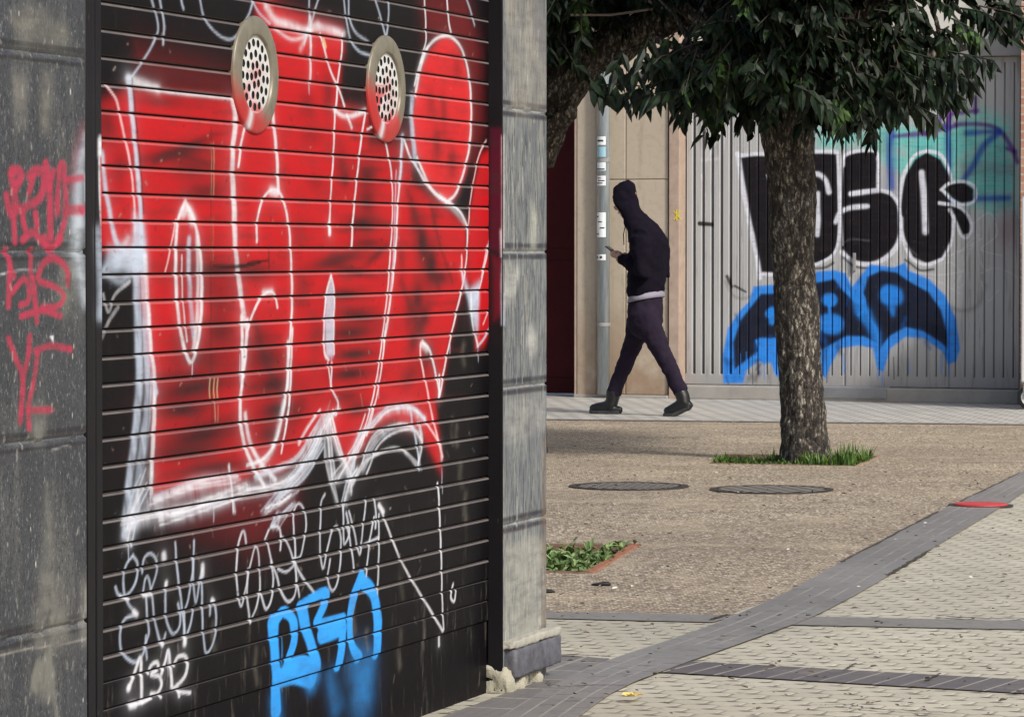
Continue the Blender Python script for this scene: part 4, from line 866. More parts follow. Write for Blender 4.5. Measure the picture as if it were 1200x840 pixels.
def sticker(px, y0, y1, col, marks):
    z1 = FA.uv(px, y0, .16)[1]; z0_ = FA.uv(px, y1, .16)[1]; nn = 12; r = prd + .0025; V = []; 
    for z in (z0_, z1):
        for k in range(nn + 1):
            a = R(200 + 110 * k / nn); c_, s_ = math.cos(a), math.sin(a); V.append(FA.P(pu + r * c_, z, .10 - r * s_))
    o = mesh_np('sticker', V, [(k, k + 1, nn + 2 + k, nn + 1 + k) for k in range(nn)], flat('sticker_paper', col, .5, 0, .1), dp, True)
    h = z1 - z0_
    for (a0_, a1_, f0, f1) in marks:
        mb = MB(); vs = []
        for z in (z0_ + h * f0, z0_ + h * f1):
            for k in range(5):
                a = R(200 + 110 * (a0_ + (a1_ - a0_) * k / 4)); vs.append(FA.P(pu + (r + .0015) * math.cos(a), z, .10 - (r + .0015) * math.sin(a)))
        mb.add(vs, [(k, k + 1, 6 + k, 5 + k) for k in range(4)]); mb.build('print', flat('sticker_ink', (.03, .03, .05), .6), o)
sticker(707, 206, 217.5, (.72, .74, .76), [(.15, .75, .2, .3), (.3, .9, .45, .55), (.2, .6, .72, .8)])
sticker(707, 249, 278, (.75, .78, .78), [(.1, .4, .1, .15), (.5, .9, .35, .4), (.3, .7, .6, .64), (.1, .35, .8, .86)])
sticker(707, 172, 184, (.30, .50, .58), []); sticker(707, 160, 170, (.70, .74, .74), [(.2, .8, .4, .6)])
sticker(707, 298, 305, (.66, .68, .66), [(.1, .3, .3, .7), (.5, .7, .3, .7)]); sticker(707, 190, 200, (.66, .72, .74), [(.1, .9, .1, .25)])
# ------------------------------------------------------------------ garage door with its pieces
DO = -.12
gu0, gu1 = fu(797, DO) , fu(1195, DO)
gc = Canvas(FA, np.arange(gu0 + .004, gu1 - .004, .0045), np.arange(.118, DT - .003, .0066), DO); gc.asp, gc.wk = 1, 1
G_ = lambda p, w=.02, c=(.74, .75, .82), a=.95, s=.35, st=.15: gc.stroke(p, w, c, a, s, streak=st)
m7 = lambda L: [(840 + x / 2.897, 170 + y / 2.897) for x, y in L]
TEAL = (.16, .58, .52); MB_ = (.010, .05, .36); PUR = (.11, .025, .24)
gc.poly([(955, 150), (985, 145), (1010, 156), (1040, 142), (1075, 150), (1110, 145), (1150, 128), (1182, 140), (1188, 200), (1190, 240), (1160, 252), (1130, 236), (1100, 245), (1050, 200), (1000, 170), (960, 178)], TEAL, .9, .05, nz=.6)
gc.poly([(1125, 190), (1190, 190), (1190, 207), (1125, 207)], (.20, .19, .20), .55, .03); gc.poly([(1000, 160), (1030, 150), (1050, 170), (1030, 185)], (.16, .38, .30), .5, .03)
gc.poly([(1060, 155), (1130, 160), (1125, 190), (1070, 190)], (.10, .50, .50), .5, .05); gc.poly([(1135, 165), (1185, 160), (1188, 250), (1140, 240)], (.08, .30, .32), .5, .05)
gc.blob(1180, 270, .14, .2, (.20, .10, .13), .5)
for p_ in ([(1048, 160), (1085, 156), (1120, 148)], [(1075, 146), (1085, 158), (1098, 150), (1104, 128)], [(1104, 128), (1112, 124), (1110, 145), (1098, 148)], [(1112, 152), (1114, 135), (1128, 132), (1145, 130)], [(1143, 115), (1143, 132)], [(1120, 146), (1150, 146), (1170, 152), (1185, 172), (1192, 190)], [(1180, 174), (1190, 178)]):
    gc.stroke(p_, .035, PUR, .85, .5)
for p_ in ([(1133, 156), (1170, 154)], [(1170, 156), (1152, 172), (1140, 195), (1128, 212)], [(1110, 150), (1112, 190), (1110, 215)], [(1108, 233), (1150, 233), (1182, 232)], [(1045, 155), (1042, 180), (1045, 220)]):
    gc.stroke(p_, .045, MB_, .8, .6)
gc.stroke([(1043, 158), (1046, 190), (1042, 225)], .07, (.03, .10, .35), .5, .9)
for p_ in ([(60, 25), (100, 35)],): pass
for p_, a_ in (([(822, 150), (830, 165), (826, 190), (840, 165), (850, 152), (846, 180)], .6), ([(822, 188), (842, 186)], .5), ([(835, 130), (840, 150)], .5)): gc.stroke(p_, .02, (.62, .62, .62), a_, .7)
gc.stroke([(850, 330), (858, 345), (870, 350), (885, 345)], .02, (.12, .12, .12), .4, .8); gc.stroke([(820, 262), (834, 263)], .035, (.01, .01, .01), .95, .2); gc.stroke([(852, 324), (857, 336)], .03, (.01, .01, .01), .9); gc.stroke([(861, 335), (874, 342)], .018, (.01, .01, .01), .8)
for p_ in ([(1100, 310), (1115, 308), (1125, 320), (1118, 335)], [(1128, 300), (1130, 330), (1122, 335), (1132, 305), (1140, 285)], [(1088, 325), (1110, 335), (1126, 345)], [(1150, 320), (1165, 314), (1180, 318), (1195, 326)], [(1145, 285), (1150, 310), (1160, 320)], [(1120, 295), (1140, 290), (1146, 275), (1120, 300)], [(1068, 318), (1080, 320), (1090, 312)]): gc.stroke(p_, .012, (.55, .54, .55), .6, .6)
gc.stroke([(1112, 360), (1128, 364), (1145, 358), (1155, 335)], .03, (.13, .13, .13), .4, .9)
gc.stroke([(1050, 330), (1070, 345), (1100, 350)], .02, (.5, .5, .5), .4, .8)
gc.stroke([(1030, 300), (1060, 316), (1100, 322), (1130, 318)], 0.012, (.58, .57, .58), .6, .5)
gc.stroke([(1060, 250), (1090, 268), (1080, 290), (1110, 300), (1150, 280)], 0.012, (.58, .57, .58), .6, .5)
gc.stroke([(1140, 262), (1160, 250), (1168, 275), (1150, 292), (1175, 300)], 0.011, (.58, .57, .58), .6, .5)
gc.stroke([(822, 205), (828, 240), (824, 262)], 0.012, (.58, .57, .58), .6, .5)
gc.stroke([(1150, 330), (1158, 352), (1170, 340)], 0.011, (.58, .57, .58), .6, .5)
BK = (.010, .009, .012)
B1 = [(80, 38), (188, 34), (200, 120), (205, 440), (148, 445), (122, 300), (95, 150)]
B2 = [(300, 25), (410, 25), (412, 200), (415, 330), (392, 380), (340, 405), (300, 410)]
B3 = [(428, 60), (440, 30), (480, 22), (538, 24), (548, 60), (548, 150), (590, 162), (618, 210), (622, 270), (612, 330), (580, 375), (530, 402), (470, 395), (425, 360), (415, 250)]
B4 = [(712, 25), (760, 50), (792, 110), (790, 140), (765, 150), (790, 190), (802, 250), (796, 320), (762, 385), (712, 402), (665, 380), (635, 310), (622, 220), (636, 110), (672, 50)]
for P_ in (B2, B1, B3, B4): gc.poly(m7(P_), BK, 1, .006)
for P_ in ([(770, 150), (800, 130), (840, 128), (872, 150), (868, 190), (830, 198), (800, 180)], [(790, 200), (830, 215), (860, 260), (858, 300), (835, 305), (815, 260)]): gc.poly(m7(P_), BK, 1, .006)
for L, w_ in (([(190, 33), (130, 30), (80, 36), (70, 30)], .030), ([(72, 32), (88, 140), (110, 260), (135, 380), (145, 450)], .036), ([(148, 438), (192, 440)], .032), ([(170, 100), (178, 150), (180, 200)], .010), ([(300, 24), (360, 22), (408, 24)], .030), ([(410, 25), (414, 120), (416, 250), (412, 330), (392, 375), (345, 402), (300, 412)], .022), ([(316, 102), (345, 100), (370, 120), (380, 160)], .036), ([(343, 165), (344, 230), (342, 305)], .036),
             ([(427, 70), (432, 38), (470, 22), (535, 20), (547, 50), (548, 150)], .026), ([(455, 166), (500, 158), (545, 154), (590, 165), (615, 200), (624, 250)], .026), ([(455, 166), (545, 155)], .034), ([(624, 250), (622, 310), (600, 360), (550, 396), (500, 405), (455, 392), (424, 364)], .034), ([(403, 262), (418, 230), (455, 213), (512, 208)], .034), ([(426, 70), (422, 200), (426, 340)], .016),
             ([(712, 20), (670, 38), (634, 105), (620, 200), (628, 300), (660, 382), (712, 406), (765, 388)], .026), ([(712, 20), (760, 34), (790, 90), (796, 125)], .024), ([(695, 95), (703, 180), (708, 295)], .042), ([(803, 240), (800, 310), (790, 345)], .022), ([(765, 388), (795, 340)], .016), ([(762, 152), (790, 130), (840, 124), (876, 145), (874, 190), (835, 203), (800, 188), (765, 152)], .024), ([(755, 197), (815, 208), (850, 235), (866, 280), (850, 314), (828, 305), (810, 260), (790, 220)], .024)):
    G_(m7(L), w_)
for L in ([(640, 390), (655, 400), (690, 425), (735, 422)], [(330, 420), (370, 415), (395, 400)], [(430, 382), (470, 412), (530, 420)]): gc.stroke(m7(L), .02, BK, .8, .6)
for L in ([(430, 330), (460, 320), (520, 325)], [(640, 340), (680, 375)], [(200, 300), (180, 320)]): gc.stroke(m7(L), .014, (.12, .12, .14), .5, .8)
BB = (.025, .25, .80)
gc.poly(m7([(22, 808), (18, 720), (38, 620), (80, 560), (110, 530), (125, 480), (190, 474), (320, 474), (330, 430), (400, 425), (435, 435), (460, 480), (500, 430), (520, 405), (600, 415), (640, 398), (650, 425), (720, 455), (775, 510), (812, 590), (826, 690), (812, 735), (785, 745), (765, 700), (700, 655), (640, 652), (590, 690), (565, 770), (545, 760), (530, 690), (480, 680), (420, 690), (390, 740), (370, 790), (345, 780), (310, 760), (240, 790), (200, 785), (185, 740), (140, 735), (100, 765), (90, 808)]), BB, .97, .008)
for P_ in ([(60, 760), (55, 670), (80, 595), (130, 530), (150, 505), (320, 500), (320, 640), (200, 655), (140, 655), (140, 700), (95, 735)], [(320, 470), (400, 455), (425, 490), (455, 520), (500, 560), (530, 610), (545, 670), (500, 650), (440, 648), (375, 685), (330, 705)], [(497, 500), (515, 445), (560, 425), (610, 432), (650, 460), (720, 500), (762, 560), (782, 640), (782, 690), (760, 670), (700, 632), (640, 618), (585, 650), (555, 690), (545, 620), (515, 580)]):
    gc.poly(m7(P_), BK, .97, .009)
random.seed(5)
for _ in range(60):   # uneven edge and passes of the blue can
    x, y = random.choice([(random.uniform(25, 200), random.uniform(560, 790)), (random.uniform(330, 540), random.uniform(440, 700)), (random.uniform(560, 815), random.uniform(420, 720))])
    gc.stroke(m7([(x, y), (x + random.uniform(-14, 14), y + random.uniform(10, 50))]), random.uniform(.012, .04), random.choice([BK, BK, (.012, .09, .35)]), random.uniform(.2, .6), .8)
gc.poly(m7([(455, 500), (470, 500), (520, 560), (555, 640), (560, 750), (545, 700), (510, 620), (470, 570)]), BB, .75, .02)
for x, y, ru, rv in ((382, 525, .055, .06), (386, 606, .085, .09), (594, 508, .085, .085), (186, 572, .045, .075)):
    gc.stroke(m7([(x - ru * 120, y), (x + ru * 120, y + 1)]), ru * 1.7, BB, .95, .2)
gc.stroke(m7([(590, 520), (598, 575)]), .05, BB, .8, .6, taper=True); gc.stroke(m7([(186, 560), (188, 600)]), .05, BB, .9, .4)
for L in ([(480, 500), (500, 520), (500, 560), (480, 575)], [(382, 545), (384, 580)], [(135, 665), (160, 740), (170, 700), (195, 665), (205, 690)], [(140, 665), (200, 660)]): gc.stroke(m7(L), .022, BB, .9, .4)
for x in (80, 100, 120, 160, 200, 372, 545, 560, 600, 760, 785, 430, 650): gc.stroke(m7([(x, 690 + (x % 7) * 6), (x + 2, 770 + (x % 11) * 4)]), .008, BB if x % 3 else BK, .7, .4)
RW = .0765
def gd_off(U, V):
    ph = (U - gu0) / RW; k = np.floor(ph); f = ph - k; d = np.abs(f - .5) * RW
    wide = np.where(U < fu(855), .012, .0060)
    g = np.clip((wide - d) / .003, 0, 1) * np.where(U < fu(855), .030, .020)
    g += np.clip((.003 - np.abs(np.abs(f - .5) * RW - .028)) / .002, 0, 1) * .0015
    m = (V > .20) & (V < DT - .05)
    seam = np.zeros(U.shape)
    for sx in (990, 1112): seam += np.clip((.006 - np.abs(U - fu(sx, DO))) / .002, 0, 1) * .015
    return -(g * m) - seam + .002 * (vnoise(U, V, 1.2, 3) - .5) * 2
gd = thing('garage_door', 'wide ribbed grey metal garage door sprayed with black bubble letters and a blue piece', 'garage door', FA.P((gu0 + gu1) / 2, 0, DO))
M_GD = m_painted('graffiti_painted_door', 'door')
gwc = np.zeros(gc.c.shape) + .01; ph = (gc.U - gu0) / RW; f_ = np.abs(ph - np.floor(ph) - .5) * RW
gwa = np.clip((np.where(gc.U < fu(855), .009, .0045) - f_) / .002, 0, 1) * ((gc.V > .20) & (gc.V < DT - .05)) * .55  # shade of the rib grooves painted into the door colour
canvas_mesh(gc, 'door_leaf', M_GD, gd, gd_off, wear_shading=(gwc, gwa))
slab('door_frame', gu0 - .02, gu1 + .02, -.20, DO - .035, .112, DT, M_BEAM, gd, 0)
slab('handle', fu(995), fu(995) + .02, DO, DO + .03, 1.02, 1.16, M_BEAM, gd, .003)
rp_ = thing('ramp_plate', 'chequered steel plate on the step below the garage door', 'metal plate', FA.P(fu(1000), .1, .05))
mb = MB(); ua, ub = fu(962), fu(1040)
mb.box8([FA.P(ua, .03, .012), FA.P(ub, .03, .012), FA.P(ub, .03, .02), FA.P(ua, .03, .02), FA.P(ua, .116, -.08), FA.P(ub, .116, -.08), FA.P(ub, .122, -.08), FA.P(ua, .122, -.08)])
mb.pbox(FA, ua, ub, .0115, .022, .03, .112)
for i in range(26):
    for j in range(4):
        u = ua + (i + .5 * (j % 2) + .3) * (ub - ua) / 27; z = .04 + j * .018
        mb.pbox(FA, u, u + .010, .022, .025, z, z + .006)
mb.build('steel_plate', flat('galvanised_steel', (.32, .32, .33), .45, .6), rp_)
# white wheeled cabinet at the right edge
M_WH = flat('white_enamel', (.72, .72, .70), .35, 0, .05); M_RUB = flat('black_rubber', (.015, .015, .016), .7); M_STL = flat('steel', (.5, .5, .5), .3, .8)
cu0 = FA.uv(1196, 400, .96)[0]; zc0 = FA.uv(1197, 446, .6)[1]; zc1 = FA.uv(1197, 230, .6)[1]
cab = thing('wheeled_cabinet', 'white cabinet on castor wheels at the right edge before the garage door pier', 'cabinet', FA.P(cu0 + .4, 0, .6))
mb = MB(); mb.pbox(FA, cu0, cu0 + .85, .45, .95, zc0, zc1); mb.build('cabinet_body', M_WH, cab, bevel=.012)
mb = MB(); mb.pbox(FA, cu0 + .05, cu0 + .80, .95, .958, zc0 + .06, zc1 - .06); mb.build('door_panel', M_WH, cab, bevel=.004)
mb = MB(); mb.pbox(FA, cu0 + .02, cu0 + .83, .44, .96, zc1 + .001, zc1 + .02); mb.build('top_board', flat('pale_wood', (.45, .33, .2), .6), cab, bevel=.004)
for (a, b) in ((.0, .90), (.72, .90), (.0, .5), (.72, .5)):
    u = cu0 + a + .06; mb = MB(); r = .095
    c0 = FA.P(u, r, b - .02); c1 = FA.P(u, r, b + .02)
    mb.tube([FA.P(u, r, b - .018), FA.P(u, r, b - .012), FA.P(u, r, b + .012), FA.P(u, r, b + .018)], [r * .9, r, r, r * .9], 28)
    wl_ = mb.build('castor_wheel', M_RUB, cab, True)
    mb = MB(); mb.tube([FA.P(u, r, b - .020), FA.P(u, r, b + .020)], r * .68, 24); mb.build('hub', M_WH, wl_)
    mb = MB(); mb.pbox(FA, u - .05, u + .01, b + .022, b + .028, r - .01, zc0); mb.pbox(FA, u - .05, u + .01, b - .028, b - .022, r - .01, zc0); mb.pbox(FA, u - .06, u + .03, b - .03, b + .03, zc0 - .012, zc0 - .001); mb.build('wheel_bracket', M_STL, wl_, bevel=.003)
# ================================================================== COVERS AND PITS
M_IRON = flat('cast_iron', (.045, .038, .035), .55, .3, .4, 20, .3)
def cover(px, py, r, kind, label, rot):
    c = ground(px, py); o = thing('manhole_cover', label, 'manhole cover', c, rot, 'round iron covers in the plaza')
    mb = MB()
    for r0, r1, z in ((r - .035, r, .008),):
        vs = []; n_ = 48
        for rr, zz_ in ((r0, .0052), (r0, .0058), (r1, .0058), (r1, .001)): vs += [(c.x + rr * math.cos(2 * math.pi * k / n_), c.y + rr * math.sin(2 * math.pi * k / n_), zz_) for k in range(n_)]
        mb.add(vs, [(i * n_ + k, i * n_ + (k + 1) % n_, (i + 1) * n_ + (k + 1) % n_, (i + 1) * n_ + k) for i in range(3) for k in range(n_)])
    mb.build('frame_ring', M_IRON, o)
    mb = MB(); mb.add([(c.x + (r - .034) * math.cos(2 * math.pi * k / 48), c.y + (r - .034) * math.sin(2 * math.pi * k / 48), .0045) for k in range(48)], [tuple(range(48))]); mb.build('cover_plate', flat('black_slot_iron', (.010, .008, .007), .9), o)  # near-black plate colour stands for the dark slots between treads
    mb = MB(); ca, sa = math.cos(rot), math.sin(rot)
    Wd = lambda x, y, z: (c.x + x * ca - y * sa, c.y + x * sa + y * ca, z)
    s_ = .040 if kind == 'grid' else .060; k = -12
    while k <= 12:
        j = -12
        if kind == 'bars':
            x = k * s_; q = (r - .045) ** 2 - x * x
            if q > 0.001:
                L_ = math.sqrt(q); mb.box8([Wd(x - .010, -L_, .0050), Wd(x + .010, -L_, .0050), Wd(x + .010, L_, .0050), Wd(x - .010, L_, .0050), Wd(x - .008, -L_, .0058), Wd(x + .008, -L_, .0058), Wd(x + .008, L_, .0058), Wd(x - .008, L_, .0058)])
        else:
            while j <= 12:
                x, y = k * s_, j * s_
                if x * x + y * y < (r - .05) ** 2: mb.box8([Wd(x - .010, y - .010, .0050), Wd(x + .010, y - .010, .0050), Wd(x + .010, y + .010, .0050), Wd(x - .010, y + .010, .0050), Wd(x - .008, y - .008, .0058), Wd(x + .008, y - .008, .0058), Wd(x + .008, y + .008, .0058), Wd(x - .008, y + .008, .0058)])
                j += 1
        k += 1
    mb.build('raised_tread', flat('worn_iron', (.30, .27, .24), .6, 0), o)
cover(737, 570.2, .300, 'grid', 'round iron manhole cover with studded grid, the one nearer the pale stone pier', .35)
cover(904, 574, .305, 'bars', 'round iron manhole cover with slanting bars, the one below the tree', -.65)
c = ground(1149, 594); o = thing('valve_cover', 'small red painted round cover set in the grey band', 'utility cover', c)
mb = MB(); mb.tube([(c.x, c.y, .006), (c.x, c.y, .0105)], .150, 40); mb.build('frame_ring', M_IRON, o)
mb = MB(); mb.tube([(c.x, c.y, .0108), (c.x, c.y, .0185)], [.125, .118], 40); mb.build('red_lid', flat('red_lid_paint', (.50, .035, .04), .45, 0, .25, 30), o, bevel=.003)
M_SOIL = flat('pit_soil', (.06, .045, .032), .95, 0, .5, 25, 1); M_TERR = flat('terracotta_edging', (.30, .125, .07), .9, 0, .55, 22, .6); M_TERD = flat('concrete_edging', (.30, .20, .14), .85, 0, .5, 14, .6)
M_TERB = flat('shaded_brown_edging', (.16, .095, .065), .9, 0, .6, 20, .6)  # darker brown paints in the shade of the sunken pit walls
def pit(name, Cn, label, mat, depth=.07, raised=.012, wd=.05):
    """square tree pit: four edging bars round a sunken bed"""
    o = thing(name, label, 'tree pit', sum(Cn, Vector()) / 4)
    cen = sum(Cn, Vector()) / 4
    for i in range(4):
        a, b = Cn[i], Cn[(i + 1) % 4]; d = (b - a).normalized(); nn = Vector((-d.y, d.x, 0)); nn = nn if (cen - a).dot(nn) > 0 else -nn
        mb = MB(); k = 6
        for j in range(k):
            p0 = a + (b - a) * (j / k) + d * .003; p1 = a + (b - a) * ((j + 1) / k) - d * .003; z = raised * random.uniform(.6, 1.3)
            q = [p0 - nn * .012, p1 - nn * .012, p1 + nn * wd, p0 + nn * wd]
            mb.box8([(v.x, v.y, -depth - .05) for v in q] + [(v.x, v.y, z) for v in q])
        mb.build('edging', mat if i == 1 else M_TERB, o, bevel=.004)
    mb = MB(); N = 14; V = []
    for i in range(N + 1):
        for j in range(N + 1):
            s_, t_ = i / N, j / N; p_ = (Cn[0] * (1 - s_) + Cn[1] * s_) * (1 - t_) + (Cn[3] * (1 - s_) + Cn[2] * s_) * t_
            V.append((p_.x, p_.y, -depth + .025 * noise.noise(Vector((p_.x * 6, p_.y * 6, 0)))))
    mb.add(V, [(i * (N + 1) + j, i * (N + 1) + j + 1, (i + 1) * (N + 1) + j + 1, (i + 1) * (N + 1) + j) for i in range(N) for j in range(N)])
    mb.build('soil_bed', M_SOIL, o)
    return o
pit('tree_pit', pit1, 'square tree pit with grass around the foot of the near tree trunk', M_TERD, .025, .004, .018)
pit('tree_pit', pit2, 'empty square tree pit with weeds and terracotta edging beside the stone pier', M_TERR, .075, .006, .028)
# grass and weeds
def m_leaf(name, a, b, rough=.45, sc=3, young=None):
    n = NT(name); p = n.geo(); oi = n.noise(p, sc, 3, .6); v = n.vor(p, 26, out='Color'); g = n.n('ShaderNodeSeparateColor'); n.l(v, g.inputs[0])
    n.b.inputs['Specular IOR Level'].default_value = .22; c = n.mix(n.step(n.math('ADD', n.math('MULTIPLY', oi, .6), n.math('MULTIPLY', g.outputs[0], .4)), .3, .7), a, b)
    if young: c = n.mix(n.math('MULTIPLY', n.step(n.noise(p, 3.3, 2, .5), .58, .68), n.step(g.outputs[1], .3, .7)), c, young)
    return n.done(c, rough)
M_GRASS = m_leaf('green_grass', (.035, .085, .014), (.12, .20, .04)); M_WEED = m_leaf('pit_weed_leaf', (.07, .13, .04), (.22, .30, .12), .5, 8); M_DRY = m_leaf('dry_stalk', (.25, .19, .09), (.42, .34, .18), .7, 8)
def inquad(Cn, s_, t_): return (Cn[0] * (1 - s_) + Cn[1] * s_) * (1 - t_) + (Cn[3] * (1 - s_) + Cn[2] * s_) * t_
def blades(mb, p_, h, w_, lean):
    a = random.uniform(0, 6.28); d = Vector((math.cos(a), math.sin(a), 0)); s_ = Vector((-d.y, d.x, 0)) * w_
    m = p_ + d * lean * .35 + Vector((0, 0, h * .6)); t_ = p_ + d * lean + Vector((0, 0, h))
    mb.add([p_ - s_, p_ + s_, m + s_ * .8, m - s_ * .8, t_], [(0, 1, 2, 3), (3, 2, 4)])
TR = ground(943, 541)
mb = MB()
for i in range(3800):
    s_, t_ = random.random(), random.random() ** 1.0
    p_ = inquad(pit1, s_, t_)
    if t_ > .82 and random.random() < .8: continue
    if noise.noise(Vector((p_.x * 7, p_.y * 7, 9))) < -.12: continue
    g = .35 + .9 * max(0, noise.noise(Vector((p_.x * 4, p_.y * 4, 3))) + .3); g *= 1.45 if s_ > .6 else .8
    p_ = p_ + Vector((0, 0, -.025)); blades(mb, p_, .080 * g * random.uniform(.5, 1.3), random.uniform(.003, .007), random.uniform(.01, .06))
g_ = mb.build('grass', M_GRASS); tag(g_, 'short green grass growing in the pit around the tree trunk', 'grass', None, 'stuff')
def leaf(mb, p_, d, L_, w_, droop=.2, side=None):
    """pointed leaf folded along its midrib"""
    d = d.normalized(); s_ = side if side is not None else d.cross(Vector((random.uniform(-.4, .4), random.uniform(-.4, .4), 1)))
    s_ = s_.normalized(); nn = s_.cross(d); up = nn * (w_ * .22)
    b = p_; m1 = p_ + d * L_ * .30; m2 = p_ + d * L_ * .68 - Vector((0, 0, L_ * droop * .4)); t_ = p_ + d * L_ - Vector((0, 0, L_ * droop))
    mb.add([b, m1 + s_ * w_ * .5 + up, m2 + s_ * w_ * .36 + up, t_, m2 - s_ * w_ * .36 + up, m1 - s_ * w_ * .5 + up, (m1), (m2)], [(0, 1, 6), (1, 2, 7, 6), (2, 3, 7), (0, 6, 5), (6, 7, 4, 5), (7, 3, 4)])
mb = MB()
for i in range(420):
    s_ = random.uniform(0, .98); t_ = random.choice([random.uniform(.02, .5), random.uniform(.02, .95)])
    if s_ < .62 and t_ > .62: continue
    p_ = inquad(pit2, s_, t_) + Vector((0, 0, -.07)); h = random.uniform(.03, .10)
    for k in range(random.randint(5, 9)):
        a = random.uniform(0, 6.28); leaf(mb, p_ + Vector((0, 0, h * random.uniform(.2, 1))), Vector((math.cos(a), math.sin(a), random.uniform(.1, 1.4))), random.uniform(.03, .07), random.uniform(.012, .026), .2)
for k in range(26):
    p_ = inquad(pit2, random.uniform(.93, 1.0), random.uniform(.72, .98)) + Vector((0, 0, -.05)); a = random.uniform(0, 6.28)
    leaf(mb, p_ + Vector((0, 0, random.uniform(0, .07))), Vector((math.cos(a), math.sin(a), .8)), .05, .018)
w_o = mb.build('weeds', M_WEED); tag(w_o, 'green weeds growing in the empty tree pit', 'weeds', None, 'stuff')
mb = MB()
for i in range(60): blades(mb, inquad(pit2, random.uniform(.05, .6), random.uniform(.02, .6)) + Vector((0, 0, -.07)), random.uniform(.06, .16), .003, random.uniform(.02, .10))
for i in range(26): blades(mb, inquad(pit2, random.uniform(0, .5), 1.02), random.uniform(.02, .07), .003, .03)
w_o = mb.build('dry_stalks', M_DRY); tag(w_o, 'pale dry stalks among the weeds of the empty tree pit', 'dry grass', None, 'stuff')
# litter
c = ground(705, 686); mb = MB(); M_LIT = flat('dark_scrap', (.02, .017, .017), .7)
rg = []
for i, (x, hy, hz) in enumerate(((-.036, .004, .002), (-.026, .012, .004), (-.010, .022, .005), (.008, .026, .007), (.024, .022, .007), (.032, .010, .004))):
    rg.append([(c.x + x, c.y + hy * math.cos(a), .002 + hz * (.9 + math.sin(a))) for a in [2 * math.pi * k / 8 for k in range(8)]])
mb.rings(rg); s_o = mb.build('leaf_scrap', M_LIT, None, True); tag(s_o, 'dark curled scrap lying on the plaza below the empty tree pit', 'litter')
c = ground(646, 694); mb = MB(); rg = []
for x, q in ((-.04, .01), (-.02, .03), (.0, .028), (.014, .008)): rg.append([(c.x + x, c.y + q * math.cos(a), .001 + .008 * q / .045 * (1 + math.sin(a))) for a in [2 * math.pi * k / 8 for k in range(8)]])
mb.rings(rg); s_o = mb.build('leaf_scrap', M_LIT, None, True); tag(s_o, 'small dark scrap half hidden behind the pale stone pier', 'litter')
c = ground(740, 824); mb = MB(); random.seed(3)
for i in range(9):
    a = i * .7; leaf(mb, c + Vector((.012 * math.cos(a * 3), .02 * math.sin(a * 2), .020)), Vector((math.cos(a), math.sin(a), .25)), .022, .02, .1)
s_o = mb.build('fallen_blossom', flat('yellow_petal', (.72, .55, .16), .6)); tag(s_o, 'small yellow blossom lying on the tile pavement', 'litter')
random.seed(21); mb = MB()
for i in range(420):
    px, py = random.uniform(645, 1200), random.uniform(500, 838); p_ = ground(px, py, .018 if py > 700 else .006); a = random.uniform(0, 6.28); r = random.uniform(.003, .009)
    leaf(mb, p_, Vector((math.cos(a), math.sin(a), .15)), r * 3, r * 1.6, .0)
s_o = mb.build('ground_debris', flat('dead_leaf_crumbs', (.10, .07, .045), .8)); tag(s_o, 'tiny dead leaf crumbs scattered over the plaza', 'debris', None, 'stuff')
mb = MB()
for i in range(110):
    px, py = random.uniform(645, 1200), random.uniform(500, 700); p_ = ground(px, py, .006); a = random.uniform(0, 6.28); r = random.uniform(.003, .008)
    leaf(mb, p_, Vector((math.cos(a), math.sin(a), .15)), r * 3, r * 2, .0)
s_o = mb.build('paper_bits', flat('pale_bits', (.6, .58, .52), .8)); tag(s_o, 'tiny pale bits of litter scattered over the plaza', 'debris', None, 'stuff')

# ================================================================== TREES
def m_bark():
    n = NT('tree_bark'); p = n.geo(); q = n.mapv(p, (1, 1, .38)); wv = n.vec('ADD', q, n.vec('MULTIPLY', n.noise(p, 9, 3, .6, True), (.05, .05, .03)))
    v = n.vor(wv, 62); c_ = n.vor(wv, 62, out='Color'); g = n.n('ShaderNodeSeparateColor'); n.l(c_, g.inputs[0])
    f = n.noise(n.mapv(p, (70, 70, 34)), 1, 6, .82); f2 = n.noise(n.mapv(p, (7, 7, 3)), 1, 3, .6)
    c = n.ramp(n.math('ADD', n.math('MULTIPLY', g.outputs[0], .16), n.math('ADD', n.math('MULTIPLY', f, .68), n.math('MULTIPLY', f2, .2))), [(.40, (.010, .008, .006)), (.50, (.045, .036, .029)), (.575, (.15, .13, .105)), (.64, (.50, .46, .38))])
    c = n.mix(n.math('MULTIPLY', n.step(v, .35, .55), .5), c, (.02, .015, .011))
    n.bump(n.math('ADD', n.math('MULTIPLY', f, .8), n.math('SUBTRACT', 1.0, v)), 1.0, .02); return n.done(c, .85)
M_BARK = m_bark()
def trunk_mesh(name, pts, rad, parent, n_=56, sub=14, amp=.012, mat=M_BARK, seed=0):
    Q = catmull([tuple(p) for p in pts], sub); r = np.interp(np.linspace(0, 1, len(Q)), np.linspace(0, 1, len(rad)), rad)
    rings = []; a = Vector((1, 0, 0))
    for i, q in enumerate(Q):
        t_ = Vector(Q[min(i + 1, len(Q) - 1)] - Q[max(i - 1, 0)]).normalized(); a = (a - t_ * a.dot(t_)).normalized(); b = t_.cross(a); ring = []
        for k in range(n_):
            th = 2 * math.pi * k / n_; d = a * math.cos(th) + b * math.sin(th); P_ = Vector(q) + d * r[i]
            s_ = Vector((P_.x * 7, P_.y * 7, P_.z * 3.0 + seed)); e_ = noise.noise(s_) * amp * 1.6 + noise.noise(s_ * 4.2) * amp * .8 + noise.noise(Vector((P_.x * 60, P_.y * 60, P_.z * 22))) * amp * .55
            flare = .0
            ring.append(Vector(q) + d * (r[i] + e_ * min(1, r[i] / .1)))
        rings.append(ring)
    mb = MB(); mb.rings(rings); return mb.build(name, mat, parent, True)
